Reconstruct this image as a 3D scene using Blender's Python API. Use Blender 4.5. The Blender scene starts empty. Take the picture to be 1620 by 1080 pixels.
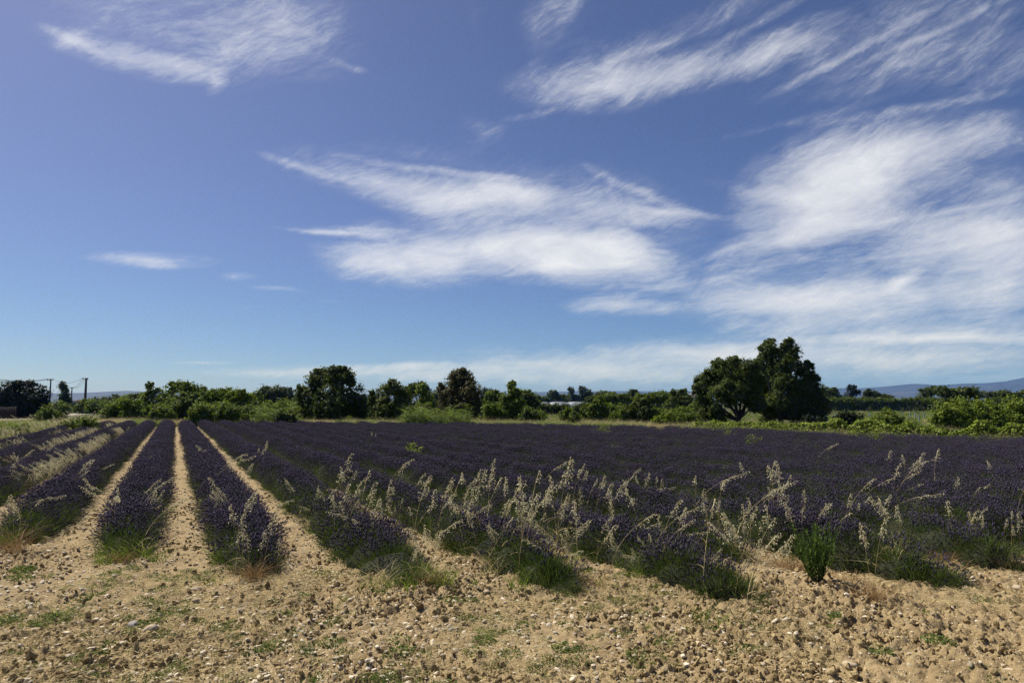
import bpy, math, random
import numpy as np
from mathutils import Vector

random.seed(11)
rng = np.random.default_rng(11)
C = bpy.context.scene.collection
SC = bpy.context.scene
R = math.radians
PI = math.pi

# ------------------------------------------------------------------ camera
H_CAM = 2.1
FPX = 1080.0                     # focal length in photograph pixels (24 mm on 36 mm)
PITCH = math.atan((637 - 540) / FPX)
cam_d = bpy.data.cameras.new('camera'); cam = bpy.data.objects.new('camera', cam_d); C.objects.link(cam)
cam_d.lens = 24; cam_d.sensor_width = 36; cam_d.clip_start = 0.05; cam_d.clip_end = 40000
cam.location = (0, 0, H_CAM); cam.rotation_euler = (PI / 2 + PITCH, 0, 0)
SC.camera = cam

def ray(px, py):
    x, z = (px - 810) / FPX, -(py - 540) / FPX
    c, s = math.cos(PITCH), math.sin(PITCH)
    return Vector((x, c - z * s, s + z * c))
def gp(px, py, z=0.0):           # the ground point a pixel of the photograph shows
    r = ray(px, py); t = (z - H_CAM) / r.z
    return Vector((r.x * t, r.y * t, z))
def at(px, py, Y):               # the point at depth Y
    r = ray(px, py); t = Y / r.y
    return Vector((r.x * t, Y, H_CAM + r.z * t))

# ------------------------------------------------------------------ light
SUN_EL, SUN_AZ = R(53), R(-54)   # azimuth clockwise from +Y (camera forward)
sun_dir = Vector((math.sin(SUN_AZ) * math.cos(SUN_EL), math.cos(SUN_AZ) * math.cos(SUN_EL), math.sin(SUN_EL)))
sd = bpy.data.lights.new('sun', 'SUN'); sd.energy = 5.0; sd.angle = R(0.53); sd.color = (1.0, 0.94, 0.84)
so = bpy.data.objects.new('sun', sd); C.objects.link(so)
so.location = (-30, 10, 60); so.rotation_euler = (-sun_dir).to_track_quat('-Z', 'Y').to_euler()
SC.view_settings.view_transform = 'Standard'; SC.view_settings.look = 'None'
SC.view_settings.gamma = 1.0; SC.view_settings.use_curve_mapping = False
SC.view_settings.exposure = 0.6
SKY_STRENGTH = 0.053

# ------------------------------------------------------------------ node helpers
class NT:
    def __init__(s, tree):
        s.t = tree; s.n = tree.nodes; s.l = tree.links
    def node(s, typ, **kw):
        n = s.n.new(typ)
        for k, v in kw.items(): setattr(n, k, v)
        return n
    def put(s, sock, v):
        if hasattr(v, 'is_output') or isinstance(v, bpy.types.NodeSocket): s.l.new(v, sock)
        elif v is not None: sock.default_value = v
    def math(s, op, a, b=None, c=None, clamp=False):
        n = s.node('ShaderNodeMath', operation=op); n.use_clamp = clamp
        s.put(n.inputs[0], a)
        if b is not None: s.put(n.inputs[1], b)
        if c is not None: s.put(n.inputs[2], c)
        return n.outputs[0]
    def vmath(s, op, a, b=None):
        n = s.node('ShaderNodeVectorMath', operation=op)
        s.put(n.inputs[0], a)
        if b is not None: s.put(n.inputs[1], b)
        return n.outputs[0]
    def noise(s, vec, scale, detail=3, rough=0.55, dist=0.0, color=False):
        n = s.node('ShaderNodeTexNoise'); n.noise_dimensions = '3D'
        if vec is not None: s.l.new(vec, n.inputs['Vector'])
        n.inputs['Scale'].default_value = scale; n.inputs['Detail'].default_value = detail
        n.inputs['Roughness'].default_value = rough; n.inputs['Distortion'].default_value = dist
        return n.outputs['Color' if color else 'Fac']
    def maprange(s, v, a, b, c=0.0, d=1.0, smooth=False):
        n = s.node('ShaderNodeMapRange'); n.interpolation_type = 'SMOOTHSTEP' if smooth else 'LINEAR'
        s.l.new(v, n.inputs[0])
        for i, x in enumerate((a, b, c, d)): n.inputs[1 + i].default_value = x
        return n.outputs[0]
    def ramp(s, fac, stops):
        n = s.node('ShaderNodeValToRGB'); e = n.color_ramp.elements
        while len(e) < len(stops): e.new(0.5)
        for el, (p, c) in zip(e, stops): el.position = p; el.color = (*c, 1)
        s.l.new(fac, n.inputs[0]); return n.outputs[0]
    def mix(s, fac, a, b, mode='MIX'):
        n = s.node('ShaderNodeMix'); n.data_type = 'RGBA'; n.blend_type = mode
        s.put(n.inputs[0], fac)
        for sock, v in ((n.inputs[6], a), (n.inputs[7], b)):
            s.put(sock, (*v, 1) if isinstance(v, tuple) and len(v) == 3 else v)
        return n.outputs[2]

# ------------------------------------------------------------------ world: daylight sky with cirrus
wd = bpy.data.worlds.new('World'); SC.world = wd; wd.use_nodes = True
w = NT(wd.node_tree); w.n.clear()
out = w.node('ShaderNodeOutputWorld'); bg = w.node('ShaderNodeBackground')
sky = w.node('ShaderNodeTexSky'); sky.sky_type = 'NISHITA'; sky.sun_disc = False
sky.sun_elevation = SUN_EL; sky.sun_rotation = SUN_AZ
sky.altitude = 250; sky.air_density = 0.65; sky.dust_density = 0.95; sky.ozone_density = 4.0
tc = w.node('ShaderNodeTexCoord'); gen = tc.outputs['Generated']
sx = w.node('ShaderNodeSeparateXYZ'); w.l.new(gen, sx.inputs[0])
az = w.math('ARCTAN2', sx.outputs[0], sx.outputs[1]); el = w.math('ARCSINE', sx.outputs[2])
cb = w.node('ShaderNodeCombineXYZ'); w.l.new(az, cb.inputs[0]); w.l.new(el, cb.inputs[1]); ae = cb.outputs[0]
def warp(vec, scale, amp, seed):
    a = w.vmath('ADD', vec, (seed, seed * 1.7, 0.3))
    n = w.noise(a, scale, 3, 0.55, color=True)
    n = w.vmath('SUBTRACT', n, (0.5, 0.5, 0.5))
    n = w.vmath('MULTIPLY', n, (amp, amp * 0.5, 0))
    return w.vmath('ADD', vec, n)
def fibre(vec, rot, lon, lat, detail, rough, seed):
    m = w.node('ShaderNodeMapping'); m.vector_type = 'POINT'
    w.l.new(vec, m.inputs[0]); m.inputs['Location'].default_value = (seed, seed * 2.3, 0)
    m.inputs['Rotation'].default_value = (0, 0, rot); 
    m2 = w.vmath('MULTIPLY', m.outputs[0], (lon, lat, 1))
    return w.noise(m2, 1.0, detail, rough, 0.3)
aew = warp(ae, 4.0, 0.085, 3.1)
aec = warp(aew, 13.0, 0.030, 7.7)
soft = warp(ae, 7.0, 0.04, 1.3)
def azel(px, py):
    r = ray(px, py).normalized()
    return math.atan2(r.x, r.y), math.asin(r.z)
# px, py, half length, half height, tilt in the photograph (positive = down to the right), density
CLOUD_COL = (11.0, 11.2, 11.7)      # x SKY_STRENGTH
CLOUDS = [
    (330, 30, 240, 95, 4, .34), (195, 92, 125, 24, 13, .62), (270, 105, 70, 22, 18, .30), (440, 35, 100, 75, 10, .32), (400, 85, 150, 30, 14, .18), (330, 115, 30, 40, 50, .2),
    (950, 132, 150, 40, -4, .80), (1120, 108, 170, 32, -12, .60), (1240, 78, 110, 28, -25, .48), (985, 85, 80, 34, -5, .40),
    (1430, 50, 290, 85, -22, .34), (1570, 100, 160, 50, -10, .34), (1130, 25, 170, 34, -20, .28), (1400, 110, 120, 26, -25, .32),
    (900, 340, 330, 120, 4, .16), (1400, 420, 420, 200, -8, .14), (1420, 80, 330, 130, -20, .08), (330, 60, 280, 120, 4, .14), (1050, 120, 260, 80, -10, .12), (700, 440, 240, 40, 0, .10),
    (470, 262, 90, 8, 16, .45), (500, 366, 70, 5, 2, .5), (1075, 338, 80, 7, 4, .45), (690, 270, 150, 7, 6, .35), (1010, 300, 110, 10, 22, .35), (1250, 195, 160, 9, -14, .3), (1440, 175, 190, 9, -10, .3), (1530, 330, 180, 7, -12, .3), (1130, 402, 120, 7, -22, .22), (1190, 430, 140, 9, -14, .25), (1420, 440, 14, 36, 48, .5), (1210, 30, 160, 9, -32, .35), (1340, 90, 170, 9, -30, .35), (1500, 40, 180, 8, -28, .35), (1040, 70, 90, 9, -20, .3), (560, 110, 60, 7, 20, .2), (340, 130, 16, 26, 30, .3), (120, 70, 60, 8, 25, .4), (850, 180, 60, 7, -12, .28), (770, 195, 50, 16, 20, .2), (915, 10, 14, 46, 30, .35), (860, 50, 50, 40, 50, .16),
    (890, 20, 60, 60, 30, .25), (755, 40, 26, 60, 0, .14), (775, 205, 60, 30, -10, .22), (850, 185, 40, 10, -10, .20),
    (590, 282, 150, 32, 11, .62), (740, 312, 150, 40, 4, .85), (800, 296, 80, 26, 8, .5), (640, 240, 180, 24, 6, .18),
    (690, 385, 175, 40, 0, .80), (640, 420, 140, 30, 6, .85), (545, 366, 100, 9, 1, .45), (770, 392, 100, 34, -4, .6),
    (965, 418, 125, 44, 4, 1.15), (890, 392, 120, 40, 2, .75), (930, 330, 170, 58, 12, .50), (1020, 342, 105, 20, 2, .42), (860, 432, 90, 24, 6, .6),
    (1320, 285, 165, 80, -18, 1.0), (1440, 240, 190, 58, -12, .66), (1290, 330, 140, 50, -10, .5), (1570, 215, 160, 50, -12, .30), (1220, 305, 110, 16, 6, .3),
    (1555, 365, 160, 58, -6, .85), (1235, 385, 135, 26, -16, .6), (1600, 440, 120, 66, -10, .85), (1590, 290, 120, 34, 4, .5), (1420, 370, 200, 70, -8, .32),
    (1200, 480, 180, 40, 2, .72), (1300, 470, 120, 34, -6, .5), (1450, 470, 150, 38, -2, .62), (985, 486, 85, 17, 0, .8), (1350, 450, 340, 110, -4, .26), (1420, 522, 320, 24, 0, .5),
    (950, 568, 300, 34, -4, .85), (1160, 556, 220, 20, 1, .6), (1450, 568, 400, 40, 1, .70), (1500, 536, 340, 9, 0, .55), (1050, 592, 340, 22, -2, .5),
    (238, 413, 105, 13, 2, .85), (375, 440, 40, 8, 3, .4), (440, 461, 46, 5, 4, .4), (330, 572, 66, 4, 0, .34), (660, 577, 60, 7, -2, .45), (480, 586, 170, 11, -2, .55), (390, 489, 40, 4, 1, .2), (515, 477, 30, 4, 0, .2), (640, 592, 190, 14, 0, .5),
]
tot = None
for (px, py, rx, ry, ang, st) in CLOUDS:
    a0, e0 = azel(px, py); ca, sa = math.cos(R(ang)), math.sin(R(ang))
    a1, e1 = azel(px + rx * ca, py + rx * sa); a2, e2 = azel(px - ry * sa, py + ry * ca)
    m = w.node('ShaderNodeMapping'); m.vector_type = 'TEXTURE'
    w.l.new(aec if ry > 13 else soft, m.inputs[0])
    m.inputs['Location'].default_value = (a0, e0, 0); m.inputs['Rotation'].default_value = (0, 0, math.atan2(e1 - e0, a1 - a0))
    m.inputs['Scale'].default_value = (math.hypot(a1 - a0, e1 - e0) * 1.25, math.hypot(a2 - a0, e2 - e0) * 1.25, 1)
    g = w.node('ShaderNodeTexGradient'); g.gradient_type = 'SPHERICAL'; w.l.new(m.outputs[0], g.inputs[0])
    tot = w.math('MULTIPLY', g.outputs['Fac'], st * 1.5) if tot is None else w.math('MULTIPLY_ADD', g.outputs['Fac'], st * 1.5, tot)
# the same kind of cirrus over the rest of the sky
pz = w.math('MAXIMUM', sx.outputs[2], 0.06)
plane = w.node('ShaderNodeCombineXYZ'); w.l.new(w.math('DIVIDE', sx.outputs[0], pz), plane.inputs[0]); w.l.new(w.math('DIVIDE', sx.outputs[1], pz), plane.inputs[1])
wide = w.maprange(w.noise(plane.outputs[0], 0.55, 2, 0.5), 0.52, 0.8, 0, 0.9)
off = w.maprange(w.math('ABSOLUTE', az), 0.66, 0.85, 0, 1)
off = w.math('MAXIMUM', off, w.maprange(el, 0.58, 0.72, 0, 1))
tot = w.math('MULTIPLY_ADD', wide, off, tot)
fw = warp(aew, 22.0, 0.014, 5.5)
f1 = fibre(fw, R(-4), 4.0, 30.0, 10, 0.70, 1.0)
f2 = fibre(fw, R(-34), 5.0, 32.0, 10, 0.71, 4.0)
f4 = fibre(warp(aec, 34.0, 0.014, 2.2), R(-20), 26.0, 120.0, 7, 0.75, 9.0)
f3 = w.noise(w.vmath('MULTIPLY', aec, (0.6, 1.0, 1.0)), 15.0, 11, 0.72, 0.7)
hi = w.maprange(el, 0.20, 0.40, 0, 1, True)
def fmix(f, a, b):
    n = w.node('ShaderNodeMix'); n.data_type = 'FLOAT'
    w.put(n.inputs[0], f); w.put(n.inputs[2], a); w.put(n.inputs[3], b); return n.outputs[0]
ff = fmix(hi, fmix(0.30, fmix(0.35, f1, f4), f3), fmix(0.30, fmix(0.45, f2, f4), f3))
ff = w.maprange(ff, 0.365, 0.635, 0.0, 1.0)
ff.node.clamp = False
cov = w.math('MULTIPLY', w.math('MINIMUM', tot, 1.9), 0.80)
d1 = w.maprange(w.math('MULTIPLY_ADD', ff, w.maprange(tot, 0.7, 1.8, 0.84, 0.40), cov), 0.66, 1.72, 0.0, 1.0)
d2 = w.maprange(tot, 0.02, 0.40, 0.0, 1.0, True)
thin = w.maprange(w.math('MULTIPLY_ADD', ff, 0.9, w.math('MULTIPLY', tot, 0.55)), 0.40, 1.5, 0.0, 0.42)
den = w.math('MAXIMUM', w.math('MULTIPLY', w.math('POWER', d1, 1.1), d2), w.math('MULTIPLY', thin, w.maprange(tot, 0.03, 0.5, 0.0, 1.0, True)))
shade = w.maprange(w.noise(w.vmath('MULTIPLY', aec, (0.5, 1.0, 1.0)), 14.0, 8, 0.65, 0.5), 0.36, 0.66, 0.72, 1.0)
den = w.math('MULTIPLY', den, w.math('MULTIPLY', shade, 0.98))
tcol = w.mix(w.maprange(el, 0.06, 0.30, 0, 1, True), (0.86, 0.97, 1.12), (1.04, 1.0, 1.17))
tint = w.mix(1.0, sky.outputs[0], tcol, 'MULTIPLY')
cl = w.mix(den, tint, CLOUD_COL)
w.l.new(cl, bg.inputs[0]); bg.inputs[1].default_value = SKY_STRENGTH
w.l.new(bg.outputs[0], out.inputs[0])

# ------------------------------------------------------------------ render settings
SC.render.engine = 'CYCLES'
SC.cycles.use_denoising = True; SC.cycles.denoiser = 'OPENIMAGEDENOISE'; SC.cycles.denoising_input_passes = 'RGB_ALBEDO_NORMAL'; SC.cycles.denoising_prefilter = 'NONE'
SC.cycles.max_bounces = 6; SC.cycles.diffuse_bounces = 3; SC.cycles.transmission_bounces = 3; SC.cycles.volume_bounces = 0
SC.cycles.transparent_max_bounces = 6
SC.cycles.use_adaptive_sampling = True; SC.cycles.adaptive_threshold = 0.01
SC.cycles.pixel_filter_type = 'BLACKMAN_HARRIS'; SC.cycles.filter_width = 1.5

# ------------------------------------------------------------------ object helpers
def tag(o, label=None, cat=None, group=None, kind=None):
    if label: o['label'] = label
    if cat: o['category'] = cat
    if group: o['group'] = group
    if kind: o['kind'] = kind
    return o
def empty(name, loc=(0, 0, 0), rz=0.0):
    o = bpy.data.objects.new(name, None); C.objects.link(o); o.location = loc; o.rotation_euler = (0, 0, rz); o.empty_display_size = 0.2
    return o
def link(name, me, parent=None, loc=None):
    o = bpy.data.objects.new(name, me); C.objects.link(o)
    if parent: o.parent = parent
    if loc is not None: o.location = loc
    return o
def mesh_np(name, V, quads=None, tris=None, mats=(), mi=None, smooth=False):
    me = bpy.data.meshes.new(name)
    V = np.asarray(V, np.float32).reshape(-1, 3)
    q = np.zeros((0, 4), np.int32) if quads is None else np.asarray(quads, np.int32).reshape(-1, 4)
    t = np.zeros((0, 3), np.int32) if tris is None else np.asarray(tris, np.int32).reshape(-1, 3)
    me.vertices.add(len(V)); me.vertices.foreach_set('co', V.ravel())
    nl = q.size + t.size; me.loops.add(nl)
    me.loops.foreach_set('vertex_index', np.concatenate([q.ravel(), t.ravel()]))
    me.polygons.add(len(q) + len(t))
    ls = np.concatenate([np.arange(len(q)) * 4, q.size + np.arange(len(t)) * 3]).astype(np.int32)
    me.polygons.foreach_set('loop_start', ls)
    for m in mats: me.materials.append(m)
    if mi is not None: me.polygons.foreach_set('material_index', np.asarray(mi, np.int32))
    if smooth: me.polygons.foreach_set('use_smooth', np.ones(len(q) + len(t), bool))
    me.update(calc_edges=True); return me
class MB:
    """collects vertices and faces for ONE mesh"""
    def __init__(s): s.V = []; s.Q = []; s.T = []; s.qm = []; s.tm = []; s.n = 0
    def add(s, V, Q=None, T=None, m=0):
        V = np.asarray(V, float).reshape(-1, 3); s.V.append(V)
        if Q is not None and len(Q):
            Q = np.asarray(Q, int).reshape(-1, 4); s.Q.append(Q + s.n); s.qm += [m] * len(Q)
        if T is not None and len(T):
            T = np.asarray(T, int).reshape(-1, 3); s.T.append(T + s.n); s.tm += [m] * len(T)
        s.n += len(V)
    def tube(s, pts, rad, sides=5, m=0, cap=True):
        P = np.asarray(pts, float); n = len(P); rad = np.broadcast_to(np.asarray(rad, float), (n,))
        T = np.gradient(P, axis=0); T /= np.linalg.norm(T, axis=1)[:, None] + 1e-9
        ref = np.where(np.abs(T[:, 2:3]) > 0.9, np.array([[1.0, 0, 0]]), np.array([[0, 0, 1.0]]))
        U = np.cross(T, ref); U /= np.linalg.norm(U, axis=1)[:, None] + 1e-9; W = np.cross(T, U)
        a = np.arange(sides) * 2 * PI / sides
        V = P[:, None, :] + rad[:, None, None] * (np.cos(a)[None, :, None] * U[:, None, :] + np.sin(a)[None, :, None] * W[:, None, :])
        V = V.reshape(-1, 3); Q = []
        for i in range(n - 1):
            for j in range(sides):
                k = (j + 1) % sides; Q.append((i * sides + j, i * sides + k, (i + 1) * sides + k, (i + 1) * sides + j))
        Tt = []
        if cap:
            V = np.vstack([V, P[-1:]]); e = len(V) - 1
            for j in range(sides): Tt.append(((n - 1) * sides + j, (n - 1) * sides + (j + 1) % sides, e))
        s.add(V, Q, Tt, m)
    def box(s, c, d, m=0, rz=0.0):
        x, y, z = (v / 2 for v in d); V = np.array([(-x, -y, -z), (x, -y, -z), (x, y, -z), (-x, y, -z), (-x, -y, z), (x, -y, z), (x, y, z), (-x, y, z)])
        ca, sa = math.cos(rz), math.sin(rz); V = np.c_[V[:, 0] * ca - V[:, 1] * sa, V[:, 0] * sa + V[:, 1] * ca, V[:, 2]] + np.array(c)
        s.add(V, [(0, 3, 2, 1), (4, 5, 6, 7), (0, 1, 5, 4), (1, 2, 6, 5), (2, 3, 7, 6), (3, 0, 4, 7)], m=m)
    def leaves(s, P, N, L, Wd, m=0, along=None):
        """diamond leaves at P with normals N, lengths L, widths Wd"""
        n = len(P)
        N = N / (np.linalg.norm(N, axis=1)[:, None] + 1e-9)
        A = rng.normal(size=(n, 3)) if along is None else along
        A = A - N * np.sum(A * N, 1)[:, None]; A /= np.linalg.norm(A, axis=1)[:, None] + 1e-9
        B = np.cross(N, A); L = np.broadcast_to(L, (n,))[:, None]; Wd = np.broadcast_to(Wd, (n,))[:, None]
        droop = N * L * 0.12
        V = np.stack([P - A * L / 2 - droop, P + B * Wd / 2, P + A * L / 2 - droop, P - B * Wd / 2], 1).reshape(-1, 3)
        s.add(V, np.arange(4 * n).reshape(-1, 4), m=m)
    def blades(s, P, D, L, Wd, bend=0.3, seg=3, m=0):
        """grass blades from P towards D (unit), drooping"""
        n = len(P); D = D / (np.linalg.norm(D, axis=1)[:, None] + 1e-9)
        S = np.cross(D, rng.normal(size=(n, 3))); S /= np.linalg.norm(S, axis=1)[:, None] + 1e-9
        L = np.broadcast_to(L, (n,)); Wd = np.broadcast_to(Wd, (n,)); bend = np.broadcast_to(bend, (n,))
        hor = D.copy(); hor[:, 2] = 0; hor /= np.linalg.norm(hor, axis=1)[:, None] + 1e-6
        rows = []
        for i in range(seg + 1):
            t = i / seg
            c = P + D * (L * t)[:, None] + hor * (bend * L * t * t * 0.6)[:, None] - np.array([0, 0, 1.0]) * (bend * L * t * t * 0.7)[:, None]
            hw = (Wd * (1 - t) ** 0.8 / 2)[:, None] if i < seg else (Wd * 0.04)[:, None]
            rows += [c - S * hw, c + S * hw]
        V = np.stack(rows, 1).reshape(-1, 3); k = 2 * (seg + 1); Q = []
        base = np.arange(n) * k
        for i in range(seg):
            Q.append(np.stack([base + 2 * i, base + 2 * i + 1, base + 2 * i + 3, base + 2 * i + 2], 1))
        s.add(V, np.concatenate(Q), m=m)
    def spindles(s, P, D, L, Wd, sides=3, m=0):
        """pointed little solids from P along D"""
        n = len(P); D = D / (np.linalg.norm(D, axis=1)[:, None] + 1e-9)
        U = np.cross(D, rng.normal(size=(n, 3))); U /= np.linalg.norm(U, axis=1)[:, None] + 1e-9; W2 = np.cross(D, U)
        L = np.broadcast_to(L, (n,))[:, None]; Wd = np.broadcast_to(Wd, (n,))[:, None]
        cols = [P, P + D * L]; mid = P + D * L * 0.42
        for j in range(sides):
            a = 2 * PI * j / sides; cols.append(mid + (U * math.cos(a) + W2 * math.sin(a)) * Wd / 2)
        V = np.stack(cols, 1).reshape(-1, 3); k = 2 + sides; base = np.arange(n) * k; T = []
        for j in range(sides):
            a, b = 2 + j, 2 + (j + 1) % sides
            T += [np.stack([base, base + b, base + a], 1), np.stack([base + 1, base + a, base + b], 1)]
        s.add(V, None, np.concatenate(T), m=m)
    def mesh(s, name, mats, smooth=False):
        V = np.concatenate(s.V); Q = np.concatenate(s.Q) if s.Q else None; T = np.concatenate(s.T) if s.T else None
        return mesh_np(name, V, Q, T, mats if isinstance(mats, (list, tuple)) else [mats], s.qm + s.tm, smooth)

def hash2(i, j, seed):
    h = (i.astype(np.int64) * 374761393 + j.astype(np.int64) * 668265263 + seed * 1442695041) & 0xffffffff
    h = ((h ^ (h >> 13)) * 1274126177) & 0xffffffff; h = h ^ (h >> 16)
    return (h & 0xffffff) / float(0xffffff)
def vnoise(x, y, seed=0):
    i = np.floor(x); j = np.floor(y); u = x - i; v = y - j; u = u * u * (3 - 2 * u); v = v * v * (3 - 2 * v)
    a, b, c, d = hash2(i, j, seed), hash2(i + 1, j, seed), hash2(i, j + 1, seed), hash2(i + 1, j + 1, seed)
    return (a * (1 - u) + b * u) * (1 - v) + (c * (1 - u) + d * u) * v
def fbm(x, y, octv=4, seed=0, gain=0.5):
    s = 0; a = 1; t = 0
    for k in range(octv):
        s = s + a * vnoise(x * 2 ** k + 17.3 * k, y * 2 ** k + 5.1 * k, seed + k); t += a; a *= gain
    return s / t
def unit(n):
    v = rng.normal(size=(n, 3)); return v / np.linalg.norm(v, axis=1)[:, None]

# ------------------------------------------------------------------ materials
def mat(name, col, var=0.25, rough=0.7, trans=0.0, alt=None, hue_noise=None, spec=0.12, per='island', bump=None, ttint=(1.15, 1.25, 0.6)):
    """principled with colour that varies from piece to piece; trans = share of light let through thin leaves"""
    m = bpy.data.materials.new(name); m.use_nodes = True; t = NT(m.node_tree); bs = t.n['Principled BSDF']
    src = t.node('ShaderNodeNewGeometry').outputs['Random Per Island'] if per == 'island' else t.node('ShaderNodeObjectInfo').outputs['Random']
    lo = tuple(c * (1 - var) for c in col); hi = tuple(min(1, c * (1 + var)) for c in (alt or col))
    c = t.ramp(src, [(0.0, lo), (0.5, tuple((a + b) / 2 for a, b in zip(lo, hi))), (1.0, hi)])
    if hue_noise:
        sc, other, am = hue_noise
        pos = t.node('ShaderNodeNewGeometry').outputs['Position']
        f = t.maprange(t.noise(pos, sc, 3), 0.42, 0.62, 0, am); c = t.mix(f, c, other)
    t.l.new(c, bs.inputs['Base Color']); bs.inputs['Roughness'].default_value = rough; bs.inputs['Specular IOR Level'].default_value = spec
    if bump:
        b = t.node('ShaderNodeBump'); b.inputs['Strength'].default_value = bump[1]; b.inputs['Distance'].default_value = bump[2]
        pos = t.node('ShaderNodeNewGeometry').outputs['Position']
        t.l.new(t.noise(pos, bump[0], 4), b.inputs['Height']); t.l.new(b.outputs[0], bs.inputs['Normal'])
    if trans > 0:
        tr = t.node('ShaderNodeBsdfTranslucent'); mx = t.node('ShaderNodeMixShader'); mx.inputs[0].default_value = trans
        c2 = t.mix(1.0, c, ttint, 'MULTIPLY'); t.l.new(c2, tr.inputs[0])
        t.l.new(bs.outputs[0], mx.inputs[1]); t.l.new(tr.outputs[0], mx.inputs[2]); t.l.new(mx.outputs[0], t.n['Material Output'].inputs[0])
    return m
M = {}
M['oak'] = mat('oak_leaf', (0.048, 0.066, 0.014), 0.45, 0.6, 0.34, alt=(0.090, 0.112, 0.024))
M['brownoak'] = mat('brown_tipped_leaf', (0.040, 0.048, 0.013), 0.4, 0.6, 0.25, alt=(0.125, 0.105, 0.04))
M['mid'] = mat('mid_green_leaf', (0.072, 0.104, 0.016), 0.45, 0.6, 0.36, alt=(0.125, 0.160, 0.026))
M['bright'] = mat('bright_green_leaf', (0.095, 0.135, 0.018), 0.45, 0.6, 0.36, alt=(0.16, 0.195, 0.03))
M['grey'] = mat('grey_green_leaf', (0.075, 0.095, 0.05), 0.3, 0.6, 0.2, alt=(0.10, 0.12, 0.06))
M['dark'] = mat('dark_conifer_leaf', (0.014, 0.022, 0.008), 0.35, 0.6, 0.1, alt=(0.020, 0.030, 0.011))
M['reed'] = mat('reed_leaf', (0.13, 0.175, 0.05), 0.3, 0.6, 0.35, alt=(0.18, 0.215, 0.07))
M['vine'] = mat('vine_leaf', (0.09, 0.145, 0.016), 0.5, 0.6, 0.42, alt=(0.20, 0.24, 0.042))
M['bark'] = mat('bark', (0.06, 0.05, 0.04), 0.3, 0.9, bump=(6, 0.5, 0.05))
M['lav_flower'] = mat('lavender_flower', (0.035, 0.027, 0.056), 0.4, 0.85, 0.15, alt=(0.066, 0.054, 0.094), ttint=(1.0, 1.0, 1.0))
M['lav_flower2'] = mat('lavender_flower_faded', (0.036, 0.029, 0.044), 0.4, 0.85, 0.12, alt=(0.060, 0.049, 0.070), ttint=(1.0, 1.0, 1.0))
M['lav_stem'] = mat('lavender_stem', (0.05, 0.075, 0.028), 0.3, 0.7, 0.2, alt=(0.07, 0.10, 0.035))
M['lav_leaf'] = mat('lavender_leaf', (0.055, 0.075, 0.04), 0.35, 0.7, 0.15, alt=(0.08, 0.10, 0.055))
M['lav_green'] = mat('lavender_fresh_leaf', (0.050, 0.072, 0.022), 0.4, 0.65, 0.28, alt=(0.082, 0.108, 0.036))
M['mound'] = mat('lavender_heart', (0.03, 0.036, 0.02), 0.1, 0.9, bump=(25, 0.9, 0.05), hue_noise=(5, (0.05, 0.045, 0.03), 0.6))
M['oat'] = mat('oat_straw', (0.46, 0.36, 0.19), 0.3, 0.55, 0.35, alt=(0.60, 0.49, 0.28), ttint=(1.0, 1.0, 1.0))
M['oathead'] = mat('oat_spikelet', (0.78, 0.655, 0.41), 0.18, 0.5, 0.5, alt=(0.93, 0.85, 0.66), ttint=(1.0, 1.0, 1.0))
M['rust'] = mat('rusty_straw', (0.21, 0.125, 0.055), 0.35, 0.7, 0.25, alt=(0.34, 0.23, 0.11), ttint=(1.0, 1.0, 1.0))
M['grass'] = mat('green_grass', (0.085, 0.135, 0.022), 0.4, 0.6, 0.4, alt=(0.15, 0.20, 0.038))
M['drygrass'] = mat('dry_grass', (0.40, 0.33, 0.16), 0.3, 0.65, 0.35, alt=(0.54, 0.45, 0.25), ttint=(1.0, 1.0, 1.0))
M['weed'] = mat('ground_weed_leaf', (0.06, 0.10, 0.022), 0.35, 0.7, 0.3, alt=(0.12, 0.16, 0.042))
M['yellowweed'] = mat('yellow_green_leaf', (0.15, 0.19, 0.03), 0.3, 0.6, 0.35, alt=(0.21, 0.24, 0.05))
M['pebble'] = mat('limestone_pebble', (0.33, 0.265, 0.175), 0.25, 0.85, per='object', alt=(0.52, 0.46, 0.35), bump=(60, 0.4, 0.01))
M['clod'] = mat('soil_clod', (0.195, 0.140, 0.067), 0.2, 0.95, per='object', alt=(0.32, 0.245, 0.128), bump=(90, 0.7, 0.01))
M['stone'] = mat('pale_stone', (0.36, 0.30, 0.215), 0.12, 0.8, per='object', alt=(0.46, 0.39, 0.29), bump=(35, 0.5, 0.012), hue_noise=(18, (0.33, 0.25, 0.16), 0.8))
M['darkstone'] = mat('brown_stone', (0.10, 0.075, 0.05), 0.15, 0.85, per='object', bump=(35, 0.5, 0.012), hue_noise=(20, (0.22, 0.17, 0.11), 0.6))
M['greystone'] = mat('grey_stone', (0.22, 0.205, 0.19), 0.12, 0.75, per='object', bump=(35, 0.5, 0.012), hue_noise=(20, (0.42, 0.4, 0.36), 0.6))
M['wood'] = mat('weathered_pole_wood', (0.055, 0.048, 0.042), 0.2, 0.9, bump=(12, 0.4, 0.02))
M['concrete'] = mat('pole_concrete', (0.26, 0.25, 0.23), 0.1, 0.9, bump=(12, 0.3, 0.02))
M['wire'] = mat('wire', (0.04, 0.04, 0.045), 0.0, 0.5)
M['insul'] = mat('insulator', (0.12, 0.10, 0.09), 0.1, 0.3)
M['render'] = mat('wall_render', (0.50, 0.42, 0.32), 0.05, 0.9, hue_noise=(0.8, (0.40, 0.33, 0.25), 0.5))
M['rooftile'] = mat('roof_tile', (0.42, 0.27, 0.18), 0.25, 0.85, alt=(0.52, 0.36, 0.25))
M['plastic'] = mat('tunnel_film', (0.70, 0.73, 0.76), 0.06, 0.4, 0.5, ttint=(1.0, 1.0, 1.0))
M['steel'] = mat('galvanised_steel', (0.38, 0.39, 0.40), 0.08, 0.45)
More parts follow.
